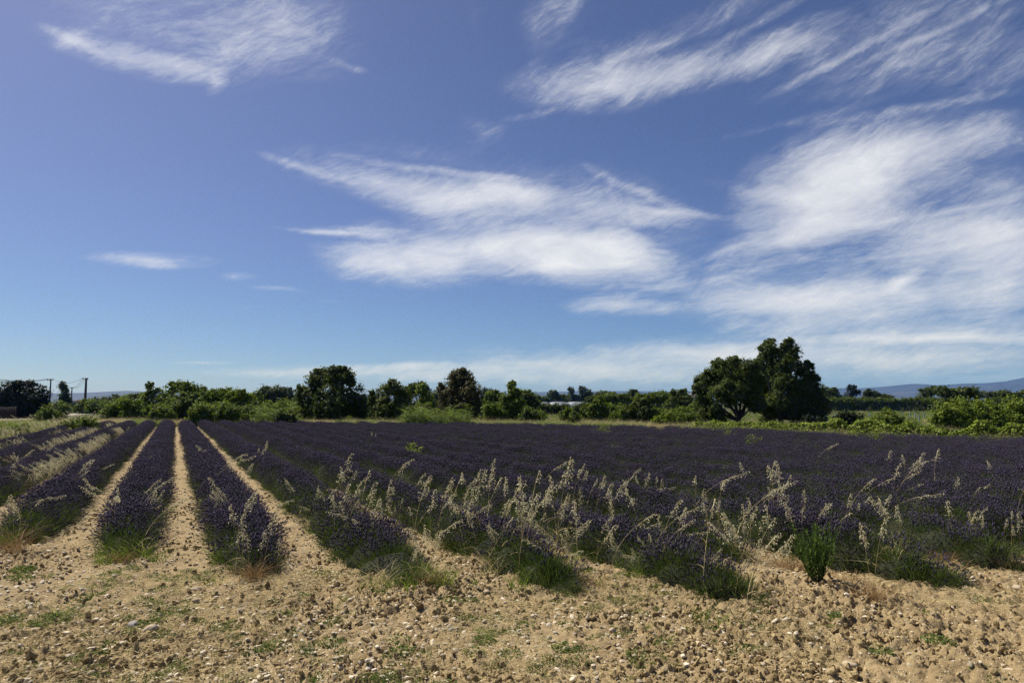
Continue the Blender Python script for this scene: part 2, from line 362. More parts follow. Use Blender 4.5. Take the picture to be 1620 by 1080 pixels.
M['guard'] = mat('tree_guard_plastic', (0.26, 0.36, 0.40), 0.15, 0.5, 0.2)
M['fence'] = mat('fence_board', (0.03, 0.023, 0.018), 0.3, 0.85, bump=(14, 0.3, 0.01))
M['glass'] = mat('window_dark', (0.03, 0.035, 0.04), 0.1, 0.15, spec=0.5)

# ------------------------------------------------------------------ layout of the field
HB = 0.62                                     # lavender height with flowers
far_px = [(183, 664), (300, 663), (400, 664), (600, 665.5), (800, 667), (960, 669.5), (1140, 673.5), (1280, 679), (1450, 684), (1620, 688)]
FAR = [gp(px, py, HB).xy for px, py in far_px]
FAR = [FAR[0] + (FAR[0] - FAR[1]) * 3] + FAR + [FAR[-1] + (FAR[-1] - FAR[-2]).normalized() * 16]
_rv = ray(276.5, 637); rdir = Vector((_rv.x, _rv.y)).normalized(); ndir = Vector((rdir.y, -rdir.x))
SL = 1.0 * H_CAM * rdir.y                     # metres of offset per unit of image slope
slopes = [-3.38, -2.6, -1.82, -1.03, -0.27, 0.50, 1.29, 2.07, 2.85, 3.52, 4.15, 4.95] + [4.95 + 0.78 * k for k in range(1, 19)]
front_px = {0: 800, 1: 815, 2: 812, 3: 866, 4: 890, 5: 918, 6: 935, 7: 942, 8: 958, 9: 893, 10: 934, 11: 908}
def isect(o):                                 # where a row of offset o meets the far edge of the field
    best = None
    for a, b in zip(FAR[:-1], FAR[1:]):
        oa, ob = ndir.dot(a), ndir.dot(b)
        if (oa - o) * (ob - o) <= 0 and oa != ob:
            p = a + (b - a) * ((o - oa) / (ob - oa)); t = rdir.dot(p)
            best = t if best is None else min(best, t)
    return best
ROWS = []
for k, s in enumerate(slopes):
    o = s * SL
    t1 = isect(o)
    if t1 is None: continue
    if k in front_px:
        py = front_px[k]; t0 = rdir.dot(gp(276.5 + s * (py - 637), py).xy) - 0.32
    else:
        Y0 = 8.1 + 0.5 * math.sin(k * 2.1)
        t0 = (Y0 - o * ndir.y) / rdir.y
    # leave out what lies far outside the right edge of the picture
    while t0 < t1 and (lambda P: P.x / P.y)(ndir * o + rdir * t0) > 1.05: t0 += 0.4
    if t1 - t0 > 2: ROWS.append((k, o, t0, t1))
ROW_OFF = np.array([r[1] for r in ROWS])
def in_field(X, Y):
    """distance-like mask: 1 inside the lavender field and the bare headland before it"""
    o = X * ndir.x + Y * ndir.y; t = X * rdir.x + Y * rdir.y
    oa = np.array([ndir.dot(p) for p in FAR]); ta = np.array([rdir.dot(p) for p in FAR])
    idx = np.argsort(oa); lim = np.interp(o, oa[idx], ta[idx])
    a = np.clip((lim + 0.3 - t) / 0.8, 0, 1); b = np.clip((o - ROW_OFF[0] + 1.0 + np.clip(12 - Y, 0, 5)) / 0.8, 0, 1)
    return a * b

# ------------------------------------------------------------------ ground: one sheet to the horizon
def axis(a, b, step, lim_lo, lim_hi, g):
    c = list(np.arange(a, b + 1e-6, step)); s = step
    hi = [c[-1]]
    while hi[-1] < lim_hi: s *= g; hi.append(hi[-1] + s)
    s = step; lo = [c[0]]
    while lo[-1] > lim_lo: s *= g; lo.append(lo[-1] - s)
    return np.array(lo[:0:-1] + c + hi[1:])
gx = axis(-7.3, 7.3, 0.0225, -9500, 9500, 1.16); gy = axis(3.9, 9.6, 0.0195, -2500, 9800, 1.13)
GX, GY = np.meshgrid(gx, gy)
def row_profile(X, Y):
    o = X * ndir.x + Y * ndir.y
    d = np.min(np.abs(o[..., None] - ROW_OFF[None, :]), axis=-1) if o.ndim == 1 else np.min(np.abs(o[:, :, None].astype(np.float32) - ROW_OFF.astype(np.float32)), axis=-1)
    return np.clip(1 - d / 0.6, 0, 1)
ROW_T0 = np.array([r[2] for r in ROWS])
def under_row(X, Y):
    o = X * ndir.x + Y * ndir.y; t = X * rdir.x + Y * rdir.y; d = np.abs(o[:, None] - ROW_OFF[None, :]); k = np.argmin(d, 1)
    return (d[np.arange(len(k)), k] < 0.42) & (t > ROW_T0[k] + 0.15)
def ground_z(X, Y):
    near = np.clip((18 - np.hypot(X, Y)) / 6, 0, 1)
    z = 0.05 * (fbm(X * 0.5, Y * 0.5, 3, 3) - 0.5) * np.clip((200 - np.hypot(X, Y)) / 100, 0, 1)
    c1 = fbm(X * 8, Y * 8, 3, 21, 0.6); c2 = vnoise(X * 19 + 3 * c1, Y * 19, 41); c3 = vnoise(X * 38, Y * 38 + 2 * c1, 43)
    rough = 0.48 + 0.85 * np.clip(fbm(X * 0.9 + 4, Y * 0.9, 2, 31) * 2.2 - 0.6, 0, 1)
    z = z + near * rough * (0.10 * np.clip(c1 - 0.45, -0.2, 0.5) + 0.048 * np.abs(2 * c2 - 1) + 0.032 * np.abs(2 * c3 - 1))
    z = z + near * 0.028 * np.abs(2 * vnoise(X * 0.35 + 0.4 * np.sin(Y), Y * 2.6 + 0.35 * X, 47) - 1) * np.clip((9 - Y) / 2, 0, 1)
    fld = np.clip((Y - 6.0) / 2, 0, 1) * np.clip((60 - Y) / 10, 0, 1)
    z = z + 0.07 * row_profile(X, Y) * fld * in_field(X, Y)
    return z
GZ = ground_z(GX, GY)
nx, ny = len(gx), len(gy)
ii = (np.arange(ny - 1)[:, None] * nx + np.arange(nx - 1)[None, :]).ravel()
gme = mesh_np('ground', np.stack([GX, GY, GZ], -1).reshape(-1, 3), np.stack([ii, ii + 1, ii + nx + 1, ii + nx], 1), smooth=True)
at_ = gme.attributes.new('field', 'FLOAT', 'POINT'); at_.data.foreach_set('value', in_field(GX, GY).ravel().astype(np.float32))
def make_soil():
    m = bpy.data.materials.new('stony_soil'); m.use_nodes = True; t = NT(m.node_tree); bs = t.n['Principled BSDF']
    pos = t.node('ShaderNodeNewGeometry').outputs['Position']
    a = t.noise(pos, 1.3, 4, 0.6); b = t.noise(pos, 14, 5, 0.65); c = t.noise(pos, 90, 3, 0.6)
    col = t.ramp(a, [(0.3, (0.18, 0.128, 0.060)), (0.55, (0.25, 0.185, 0.092)), (0.75, (0.325, 0.25, 0.138))])
    col = t.mix(t.maprange(b, 0.38, 0.66, 0, 0.75), col, (0.17, 0.118, 0.06))
    v = t.node('ShaderNodeTexVoronoi'); v.inputs['Scale'].default_value = 55; t.l.new(pos, v.inputs['Vector'])
    sep = t.node('ShaderNodeSeparateColor'); t.l.new(v.outputs['Color'], sep.inputs[0])
    grit = t.math('MULTIPLY', t.maprange(sep.outputs[0], 0.72, 0.8, 0, 1), t.maprange(v.outputs['Distance'], 0.5, 0.3, 0, 1))
    col = t.mix(t.math('MULTIPLY', grit, 0.7), col, (0.48, 0.41, 0.30))
    col = t.mix(t.maprange(c, 0.3, 0.7, 0, 0.35), col, (0.38, 0.30, 0.185))
    at2 = t.node('ShaderNodeAttribute'); at2.attribute_name = 'field'
    g = t.ramp(t.noise(pos, 0.06, 4, 0.6), [(0.35, (0.026, 0.038, 0.011)), (0.5, (0.048, 0.054, 0.018)), (0.65, (0.105, 0.088, 0.04))])
    g = t.mix(t.maprange(t.noise(pos, 2.0, 4), 0.4, 0.7, 0, 0.6), g, (0.04, 0.052, 0.014))
    col = t.mix(at2.outputs['Fac'], g, col)
    t.l.new(col, bs.inputs['Base Color']); bs.inputs['Roughness'].default_value = 0.95; bs.inputs['Specular IOR Level'].default_value = 0.15
    bp = t.node('ShaderNodeBump'); bp.inputs['Strength'].default_value = 0.8; bp.inputs['Distance'].default_value = 0.02
    hh = t.math('ADD', t.math('MULTIPLY', b, 0.7), t.math('MULTIPLY', c, 0.3)); hh = t.math('MULTIPLY_ADD', grit, 0.25, hh)
    t.l.new(hh, bp.inputs['Height']); t.l.new(bp.outputs[0], bs.inputs['Normal'])
    return m
gme.materials.append(make_soil())
tag(link('ground', gme), 'dry stony tan soil running from the bare headland under the lavender to the horizon', 'ground', kind='structure')
def gz(x, y): return float(ground_z(np.array([x], float), np.array([y], float))[0])

# road at the left
rm = mat('road_gravel', (0.34, 0.30, 0.25), 0.0, 0.9, hue_noise=(0.5, (0.27, 0.24, 0.20), 0.7), bump=(20, 0.3, 0.02))
near_e = [gp(-260, 672), gp(-60, 667.5), gp(0, 665.5), gp(40, 664), gp(75, 661), gp(105, 658), gp(135, 655.5), gp(175, 652)]
far_e = [gp(-260, 661), gp(-60, 659.5), gp(0, 659), gp(40, 658.2), gp(75, 656.8), gp(105, 654.8), gp(135, 653), gp(175, 650.5)]
b = MB(); b.add([(p.x, p.y, 0.05) for p in near_e] + [(p.x, p.y, 0.05) for p in far_e], [(i, i + 1, i + 9, i + 8) for i in range(7)])
b.add([(p.x, p.y, 0.05) for p in near_e] + [(p.x, p.y - 0.4, -0.1) for p in near_e], [(i, i + 8, i + 9, i + 1) for i in range(7)])
tag(link('road', b.mesh('road', rm)), 'pale lane curving past the dark clipped hedge at the left', 'road', kind='structure')

# ------------------------------------------------------------------ hills and haze
def hills():
    pts = [(-700, 622), (-100, 620), (60, 622), (130, 621), (170, 619), (200, 617.5), (230, 619), (300, 622), (400, 623), (700, 623), (820, 620.5), (900, 618.5), (1000, 618), (1070, 619), (1200, 616), (1310, 613.5),
           (1360, 613.5), (1400, 611), (1430, 608), (1445, 606.5), (1468, 607.5), (1480, 609), (1500, 608), (1530, 606), (1560, 605.5), (1590, 603), (1605, 600), (1620, 597), (1660, 592), (1760, 588), (1900, 596), (2200, 612)]
    azs = np.array([math.atan2(ray(px, 620).x, ray(px, 620).y) for px, _ in pts]); hh = np.array([637 - py for _, py in pts]) / FPX
    A = np.linspace(azs[0], azs[-1], 420); Rr = np.linspace(4200, 7400, 26); AA, RR = np.meshgrid(A, Rr)
    ridge = np.interp(AA, azs, hh); d = (RR - 4200) / 3200
    prof = np.clip(np.sin(np.clip(d / 0.75, 0, 1) * PI / 2) ** 1.4, 0, 1) * np.clip((1 - d) / 0.25 + 0.2, 0, 1)
    rough = 0.70 + 0.36 * fbm(AA * 60, RR / 260, 4, 77)
    Z = ridge * RR * np.cos(AA) * prof * np.where(d < 0.72, rough, 1) - 14 * (1 - prof)
    X, Y = np.sin(AA) * RR, np.cos(AA) * RR
    n = len(A); i0 = (np.arange(len(Rr) - 1)[:, None] * n + np.arange(n - 1)[None, :]).ravel()
    m = bpy.data.materials.new('wooded_hillside'); m.use_nodes = True; t = NT(m.node_tree); bs = t.n['Principled BSDF']
    pos = t.node('ShaderNodeNewGeometry').outputs['Position']
    c = t.ramp(t.noise(pos, 0.006, 5, 0.65), [(0.38, (0.008, 0.014, 0.010)), (0.55, (0.016, 0.023, 0.016)), (0.72, (0.050, 0.048, 0.036))])
    t.l.new(c, bs.inputs['Base Color']); bs.inputs['Roughness'].default_value = 0.95
    me = mesh_np('hills', np.stack([X, Y, Z], -1).reshape(-1, 3), np.stack([i0, i0 + 1, i0 + n + 1, i0 + n], 1), mats=[m], smooth=True)
    tag(link('hills', me), 'long blue wooded hills on the horizon, rising behind the trees at the right', 'hills', kind='structure')
hills()
def haze():
    m = bpy.data.materials.new('haze'); m.use_nodes = True; t = NT(m.node_tree); t.n.remove(t.n['Principled BSDF'])
    v = t.node('ShaderNodeVolumePrincipled'); v.inputs['Color'].default_value = (0.10, 0.32, 1.0, 1); v.inputs['Absorption Color'].default_value = (1, 1, 1, 1); v.inputs['Density'].default_value = 0.000085
    v.inputs['Anisotropy'].default_value = 0.0
    t.l.new(v.outputs[0], t.n['Material Output'].inputs['Volume'])
    b = MB(); b.box((0, 3500, 190), (19800, 13600, 400)); o = link('haze', b.mesh('haze', m))
    tag(o, 'thin blue summer haze over the far hills', 'haze', kind='stuff')
HAZE = True
if HAZE: haze()

# ------------------------------------------------------------------ trees and shrubs
def lobe(px, py, rx, ry, Y, dy=0.0, depth=0.9):
    p = at(px, py, Y + dy); s = (Y + dy) / FPX
    return (p.x, p.y, p.z, rx * s, max(rx, ry) * s * depth * 0.85, ry * s)
def crown_mb(mb, lobes, leaf, dens=1.0, flat=0.0, m=0, cl=0.30, inner=0.25):
    for (cx, cy, cz, rx, ry, rz) in lobes:
        rm_ = (rx * ry * rz) ** (1 / 3); area = 4 * PI * rm_ * rm_
        cr = cl * rm_ + leaf * 0.5
        nc = max(6, int(dens * area / (cr * cr) * 0.95))
        u = unit(nc); r = 0.58 + 0.49 * rng.random(nc) ** 0.8
        cc = np.c_[cx + u[:, 0] * rx * r, cy + u[:, 1] * ry * r, cz + u[:, 2] * rz * r]
        per = max(8, int(1.5 * (cr / leaf) ** 2 * dens * 3.2))
        P = np.repeat(cc, per, 0); U = np.repeat(u, per, 0); n = len(P)
        crs = np.repeat(cr * rng.uniform(0.4, 1.2, nc), per)
        off = unit(n) * (crs * np.minimum(np.abs(rng.normal(size=n)) * 0.72, 1.7))[:, None] * np.array([1, 1, 0.8])
        P = P + off; N = 0.7 * off / (crs[:, None] + 1e-6) + 0.45 * U + 0.75 * rng.normal(size=(n, 3)) * 0.6 + np.array([0, 0, 0.35])
        mb.leaves(P, N, leaf * rng.uniform(0.6, 1.4, n), leaf * rng.uniform(0.4, 0.85, n), m)
        k = int(n * inner)
        P = np.array([cx, cy, cz]) + unit(k) * np.array([rx, ry, rz]) * (rng.random(k) ** 0.4 * 0.72)[:, None]
        mb.leaves(P, rng.normal(size=(k, 3)), leaf * 1.5, leaf * 1.1, m)
def limb_pts(a, b_, sag=0.08, n=5):
    a = np.array(a, float); b_ = np.array(b_, float); t = np.linspace(0, 1, n)[:, None]
    L = np.linalg.norm(b_ - a); mid = rng.normal(size=3) * L * sag
    return a * (1 - t) + b_ * t + np.sin(t * PI) * mid
def tree(name, label, cat, px, Y, lobes_px, leafmat, leaf=0.24, dens=1.0, trunk_px=None, trunk_w=5, group=None, cl=0.30, low=0.45):
    """lobes_px: (px, py, half width, half height[, depth shift]) of the crown's masses in the photograph"""
    base = at(px, 637, Y); base.z = 0.0
    root = empty(name, base); tag(root, label, cat, group)
    lobes = [lobe(l[0], l[1], l[2], l[3], Y, l[4] if len(l) > 4 else rng.uniform(-0.5, 0.5)) for l in lobes_px]
    lobes = [(a - base.x, b_ - base.y, c, d, e, f) for a, b_, c, d, e, f in lobes]
    if low: lobes = ground_lobes(lobes, low)
    kids = []
    for l in lobes:                                                 # smaller boughs standing out of each mass
        for _ in range(3):
            u = unit(1)[0]; u[2] = abs(u[2]) * 0.9 if rng.random() < 0.75 else u[2]; f = rng.uniform(0.18, 0.34)
            kids.append((l[0] + u[0] * l[3] * 0.86, l[1] + u[1] * l[4] * 0.86, l[2] + u[2] * l[5] * 0.9, l[3] * f, l[4] * f, l[5] * f))
    kids = [q for q in kids if q[2] - q[5] > 0.2 * max(l[2] for l in lobes)]
    core = lobes; lobes = [(a, b_, c, d * 0.92, e * 0.92, f * 0.92) for a, b_, c, d, e, f in lobes] + kids
    mb = MB(); crown_mb(mb, lobes, leaf, dens, cl=cl)
    for V in mb.V: V[:, 2] = np.maximum(V[:, 2], 0.05)
    lobes = core; tb = MB(); top = max(l[2] + l[5] * 0.3 for l in lobes); tw = trunk_w * Y / FPX / 2
    tops = sorted(lobes, key=lambda l: l[2])
    cz = max(0.8, min(l[2] for l in lobes))
    knee = np.array([rng.normal() * 0.1, rng.normal() * 0.1, cz * 0.75])
    tb.tube(limb_pts((0, 0, -0.15), knee, 0.04, 6), np.linspace(tw * 1.35, tw * 0.85, 6), 8)
    for l in tops:
        tb.tube(limb_pts(knee * rng.uniform(0.75, 1.0), (l[0], l[1], l[2] + l[5] * 0.35), 0.1, 6), np.linspace(tw * 0.62, tw * 0.12, 6), 6)
        for _ in range(3):
            u = unit(1)[0]; tb.tube(limb_pts((l[0] * 0.7, l[1] * 0.7, l[2] * 0.85), (l[0] + u[0] * l[3] * 0.8, l[1] + u[1] * l[4] * 0.8, l[2] + abs(u[2]) * l[5] * 0.8), 0.1, 4), np.linspace(tw * 0.3, tw * 0.06, 4), 4)
    link('trunk', tb.mesh('trunk', M['bark'], True), root)
    link('crown', mb.mesh('crown', M[leafmat]), root)
    return root
def ground_lobes(lobes, frac):
    """let the low masses of a crown hang down to the ground"""
    top = max(l[2] + l[5] for l in lobes); res = []
    for l in lobes:
        lo, hi = l[2] - l[5], l[2] + l[5]
        if lo < frac * top: lo = min(lo, -0.1); l = (l[0], l[1], (lo + hi) / 2, l[3] * 1.05, l[4], (hi - lo) / 2)
        res.append(l)
    return res
def shrub(name, label, cat, px, Y, lobes_px, leafmat, leaf=0.16, dens=1.0, group=None, cl=0.30):
    base = at(px, 637, Y); base.z = 0.0
    root = empty(name, base); tag(root, label, cat, group)
    lobes = [lobe(l[0], l[1], l[2], l[3], Y, l[4] if len(l) > 4 else rng.uniform(-0.4, 0.4)) for l in lobes_px]
    lobes = [(a - base.x, b_ - base.y, c, d, e, f) for a, b_, c, d, e, f in lobes]
    lobes = ground_lobes(lobes, 0.6)
    mb = MB(); crown_mb(mb, lobes, leaf, dens, cl=cl)
    for V in mb.V: V[:, 2] = np.maximum(V[:, 2], 0.03)
    tb = MB()
    for l in lobes:
        for _ in range(3):
            u = unit(1)[0]
            tb.tube(limb_pts((l[0] * 0.6 + u[0] * 0.1, l[1] * 0.6 + u[1] * 0.1, -0.05), (l[0] + u[0] * l[3] * 0.6, l[1] + u[1] * l[4] * 0.6, max(0.2, l[2] + l[5] * 0.4)), 0.08, 4), np.linspace(0.05, 0.012, 4), 4)
    link('stem', tb.mesh('stem', M['bark'], True), root)['kind'] = 'stuff'
    link('foliage', mb.mesh('foliage', M[leafmat]), root)
    return root

# the pair of oaks at the right
tree('oak_tree', 'broad dark oak, the lower and left one of the pair by the right field edge', 'tree', 1165, 62,
     [(1148, 592, 26, 26), (1178, 590, 26, 25, -1), (1123, 607, 24, 26), (1112, 634, 15, 22), (1150, 622, 30, 24, -2), (1180, 622, 26, 24, -1.5), (1130, 650, 24, 14, -1), (1196, 640, 18, 14), (1160, 575, 16, 12), (1138, 577, 14, 11), (1104, 615, 9, 10), (1194, 606, 18, 22), (1192, 628, 18, 18, 1), (1112, 652, 14, 12)],
     'oak', 0.165, 1.12, trunk_w=8, cl=0.24, low=0.14)
tree('oak_tree', 'tallest dark oak with a two-peaked crown, right one of the pair', 'tree', 1234, 68,
     [(1218, 560, 20, 22), (1250, 560, 19, 22), (1235, 582, 26, 20, -1), (1272, 585, 18, 16), (1214, 590, 20, 22, 1), (1284, 600, 14, 14), (1262, 612, 24, 20, -1), (1230, 620, 16, 14, 2), (1283, 632, 20, 20), (1295, 655, 12, 12), (1210, 640, 16, 15, 1), (1262, 645, 18, 13), (1248, 540, 9, 7), (1218, 541, 9, 7), (1200, 572, 10, 10), (1240, 604, 22, 16, -2), (1236, 632, 26, 18, -2), (1258, 632, 22, 20, -1), (1206, 606, 18, 18), (1208, 628, 18, 18), (1292, 622, 15, 18), (1298, 642, 14, 16), (1274, 650, 18, 12), (1216, 652, 16, 10)],
     'oak', 0.165, 1.05, trunk_w=8, cl=0.23, low=0.10)
tree('oak_tree', 'wide dark oak standing alone left of centre behind the lavender', 'tree', 528, 66,
     [(502, 602, 20, 18), (530, 600, 22, 20), (548, 596, 16, 16), (492, 625, 24, 22), (525, 630, 28, 24, -1.5), (555, 622, 24, 24), (575, 640, 13, 18), (480, 645, 16, 13), (510, 650, 24, 12, -1), (548, 652, 24, 12), (508, 589, 12, 10), (540, 587, 11, 8), (476, 618, 9, 11)],
     'oak', 0.175, 1.0, trunk_w=8, cl=0.25)
tree('round_tree', 'round dark tree with brownish young tips, right of the reed patch', 'tree', 730, 66,
     [(730, 603, 26, 20), (745, 618, 20, 24, -1), (712, 618, 20, 22, -0.5), (732, 635, 28, 20, -1), (708, 640, 15, 15), (750, 643, 16, 14), (728, 591, 17, 9)],
     'brownoak', 0.175, 1.05, trunk_w=7, cl=0.22)
tree('bushy_tree', 'bushy dark green tree between the wide oak and the reed patch', 'tree', 620, 64,
     [(620, 615, 20, 15), (600, 630, 16, 18), (640, 626, 18, 18), (618, 642, 28, 16, -1), (598, 648, 12, 10), (646, 648, 12, 10)], 'oak', 0.20, 1.0, trunk_w=5)
tree('slender_tree', 'upright green tree right of the round brown-tipped tree', 'tree', 809, 64,
     [(809, 613, 9, 10), (815, 622, 12, 12), (803, 630, 14, 14), (818, 640, 14, 14), (808, 648, 18, 11), (812, 606, 5, 4)], 'mid', 0.20, 0.9, trunk_w=4)
tree('bushy_tree', 'rounded bright green tree right of the pale tunnels', 'tree', 944, 66,
     [(945, 640, 14, 12), (932, 648, 13, 11), (956, 650, 12, 11), (948, 633, 9, 7)], 'mid', 0.20, 1.0, trunk_w=4)
tree('bushy_tree', 'dark rounded bush tree in front of the far trees right of centre', 'tree', 1012, 58,
     [(1012, 640, 16, 13), (1022, 650, 16, 13), (998, 652, 14, 12), (1025, 634, 9, 7)], 'oak', 0.19, 1.0, trunk_w=4)
tree('leaning_tree', 'light green tree growing behind the gap between two dark trees', 'tree', 672, 84,
     [(668, 618, 11, 12), (676, 630, 13, 13), (664, 638, 12, 11), (684, 640, 11, 11)], 'bright', 0.24, 0.9, trunk_w=3)
tree('far_tree', 'dark far tree showing above the light green tree', 'tree', 662, 120, [(662, 612, 17, 9), (650, 620, 12, 12), (676, 622, 12, 12)], 'oak', 0.34, 1.0, trunk_w=3)
# left wood behind the rows
tree('wood_tree', 'tallest green tree of the wood behind the straight rows', 'tree', 285, 78,
     [(285, 612, 18, 11), (300, 618, 18, 14), (268, 622, 18, 16), (290, 634, 28, 16, -2), (310, 634, 18, 14), (262, 641, 18, 13)], 'mid', 0.24, 1.0, trunk_w=4)
tree('wood_tree', 'ragged tree with a narrow top at the left end of the wood', 'tree', 238, 76,
     [(237, 610, 7, 7), (240, 622, 12, 11), (228, 634, 18, 13), (248, 638, 15, 13), (232, 646, 22, 10)], 'mid', 0.22, 0.85, trunk_w=3)
tree('wood_tree', 'dark round tree in the wood under the tallest green tree', 'tree', 288, 66, [(288, 641, 15, 13), (278, 648, 12, 10), (298, 650, 12, 9)], 'oak', 0.20, 1.0, trunk_w=4)
tree('wood_tree', 'green tree right of the tallest tree in the left wood', 'tree', 338, 74,
     [(338, 626, 20, 12), (325, 638, 18, 14), (352, 637, 18, 13)], 'mid', 0.23, 1.0, trunk_w=3)
tree('wood_tree', 'pale green tree midway along the left wood', 'tree', 378, 72,
     [(376, 627, 18, 12), (366, 640, 16, 13), (392, 640, 16, 13), (390, 628, 10, 8)], 'bright', 0.22, 1.0, trunk_w=3)
tree('willow_tree', 'grey green willow rising behind the shrubs left of the wide oak', 'tree', 432, 100,
     [(420, 621, 18, 10), (440, 620, 18, 11), (455, 624, 14, 12), (430, 632, 24, 12)], 'grey', 0.28, 1.0, trunk_w=3)
for lab, px, Y, lp, mt in [
    ('low bright shrub at the left end of the wood', 180, 76, [(178, 645, 13, 10), (192, 642, 12, 11), (168, 650, 12, 7)], 'bright'),
    ('lime green shrub left of the ragged narrow-topped tree', 210, 70, [(208, 646, 12, 10), (220, 648, 12, 9), (204, 640, 9, 8)], 'bright'),
    ('green shrub in front of the tallest wood tree', 258, 64, [(256, 650, 12, 9), (268, 652, 10, 7), (244, 653, 10, 7)], 'mid'),
    ('yellowish shrub right of the dark round wood tree', 318, 62, [(318, 646, 14, 12), (330, 650, 12, 9), (306, 652, 9, 7)], 'bright'),
    ('tangled green shrub below the pale green wood tree', 360, 62, [(356, 648, 14, 11), (372, 651, 12, 9), (344, 652, 9, 8)], 'mid'),
    ('dark low shrub at the right end of the left wood', 396, 61, [(394, 650, 12, 10), (408, 652, 10, 8)], 'oak'),
    ('bright shrub bank left of the wide oak', 432, 60, [(424, 645, 15, 11), (445, 643, 16, 13), (462, 647, 12, 11), (432, 653, 14, 7)], 'bright'),
    ('dark shrub under the left side of the wide oak', 448, 57, [(444, 654, 12, 8), (458, 655, 12, 7)], 'oak'),
    ('round shrub filling the gap right of the bushy dark tree', 664, 66, [(664, 648, 14, 9), (678, 645, 10, 9)], 'mid'),
    ('dark shrub beneath the slender upright tree', 836, 60, [(832, 652, 12, 9), (846, 654, 12, 7)], 'oak'),
    ('dark shrub left of the slender upright tree', 778, 62, [(776, 645, 13, 13), (790, 650, 12, 10), (770, 654, 12, 7)], 'mid'),
    ('small dark round bush in front of the pale tunnels', 909, 55, [(909, 657, 10, 9), (903, 661, 7, 5)], 'oak'),
    ('green bush in front of the red soil strip', 892, 60, [(892, 655, 9, 6), (899, 650, 6, 6)], 'mid'),
    ('low bush between the rounded tree and the dark bush tree', 978, 58, [(975, 655, 12, 7), (985, 650, 9, 8)], 'mid'),
    ('light green weedy shrub left of the pair of oaks', 1058, 52, [(1052, 660, 14, 8), (1070, 658, 14, 8), (1040, 662, 10, 6)], 'bright'),
    ('olive shrub against the far trees left of the oaks', 1080, 58, [(1078, 652, 16, 9), (1092, 656, 12, 8)], 'mid'),
    ('black green thicket to the right of the tall oak', 1340, 44, [(1338, 657, 16, 11), (1352, 660, 14, 9), (1324, 661, 12, 8)], 'dark'),
    ('domed green bush beside the stony plot at the right', 1404, 46, [(1402, 656, 16, 11), (1414, 661, 16, 9), (1390, 662, 13, 8)], 'mid'),
    ('dark low shrub below the right oak', 1285, 50, [(1282, 663, 14, 7), (1300, 664, 10, 6)], 'dark'),
    ('broad fig-like shrub with pale leaves, right of the stony plot', 1510, 44, [(1495, 648, 20, 15), (1520, 642, 22, 15), (1508, 656, 26, 10), (1484, 656, 14, 8)], 'vine'),
    ('light green fig-like shrub second from the right edge', 1560, 45, [(1556, 646, 22, 16), (1574, 652, 18, 12), (1545, 655, 16, 9)], 'vine'),
    ('light green fig-like shrub cut by the right edge of the picture', 1612, 46, [(1604, 644, 20, 17), (1630, 646, 22, 17), (1600, 656, 20, 9), (1660, 650, 22, 14)], 'vine'),
    ('dark bush standing beside the lane', 78, 62, [(76, 652, 15, 11), (86, 659, 12, 9), (66, 658, 12, 8)], 'mid'),
    ('light green bush behind the dark lane bush', 92, 90, [(92, 642, 13, 9), (103, 645, 9, 8), (84, 648, 9, 6)], 'bright'),
    ('sprawling low bush at the near end of the left rows', 120, 44, [(118, 668, 18, 8), (140, 666, 18, 8), (105, 672, 12, 6)], 'mid'),
    ('low green scrub along the verge at the left edge', 14, 42, [(12, 680, 22, 7), (34, 677, 16, 6)], 'bright'),
]:
    shrub('shrub', lab, 'shrub', px, Y, lp, mt, 0.13 if Y < 50 else 0.17, 1.0, 'shrubs round the lavender field')
# far trees, each with its own crown
def far(lab, px, Y, lp, mt='oak', leaf=0.42, name='far_tree', g='distant trees behind the field'):
    tree(name, lab, 'tree', px, Y, lp, mt, leaf, 0.9, trunk_w=2.2, group=g)
tree('belt_tree', 'green tree filling the gap left of the slender upright tree', 'tree', 786, 88, [(780, 628, 14, 12), (768, 636, 12, 12), (795, 634, 12, 12)], 'mid', 0.24, 1.0, trunk_w=3)
tree('belt_tree', 'dark green tree between the slender tree and the tunnels', 'tree', 838, 86, [(834, 628, 12, 11), (846, 634, 11, 11), (826, 638, 12, 10)], 'oak', 0.24, 1.0, trunk_w=3)
tree('belt_tree', 'broad green tree behind the dark rounded bush tree', 'tree', 1030, 96, [(1028, 630, 16, 10), (1046, 628, 14, 11), (1014, 630, 12, 9)], 'mid', 0.26, 1.0, trunk_w=3)
tree('belt_tree', 'dense dark tree just left of the half hidden house', 'tree', 1076, 92, [(1074, 628, 14, 12), (1084, 634, 12, 11), (1062, 636, 12, 10)], 'oak', 0.25, 1.0, trunk_w=3)
tree('belt_tree', 'mid green tree behind the rounded bright tree', 'tree', 972, 100, [(968, 630, 14, 9), (984, 632, 13, 10), (956, 632, 11, 9)], 'mid', 0.27, 1.0, trunk_w=3)
tree('belt_tree', 'rounded tree behind the lime shrub at the left wood', 'tree', 212, 96, [(206, 632, 16, 11), (222, 630, 14, 12), (190, 637, 14, 10)], 'mid', 0.26, 1.0, trunk_w=3)
tree('belt_tree', 'leafy tree behind the pale green wood tree', 'tree', 362, 92, [(358, 622, 14, 10), (372, 624, 14, 10), (348, 630, 14, 12)], 'mid', 0.26, 1.0, trunk_w=3)
tree('belt_tree', 'leafy tree closing the wood left of the willow', 'tree', 404, 88, [(402, 630, 14, 11), (414, 634, 12, 11), (392, 634, 10, 10)], 'bright', 0.25, 1.0, trunk_w=3)
tree('belt_tree', 'tree in the wood right of the ragged narrow-topped one', 'tree', 318, 92, [(316, 620, 14, 12), (328, 626, 12, 12), (304, 628, 12, 12)], 'mid', 0.26, 1.0, trunk_w=3)
far('far dark tree left of the twin poplars', 879, 250, [(874, 624, 9, 8), (886, 628, 9, 8)])
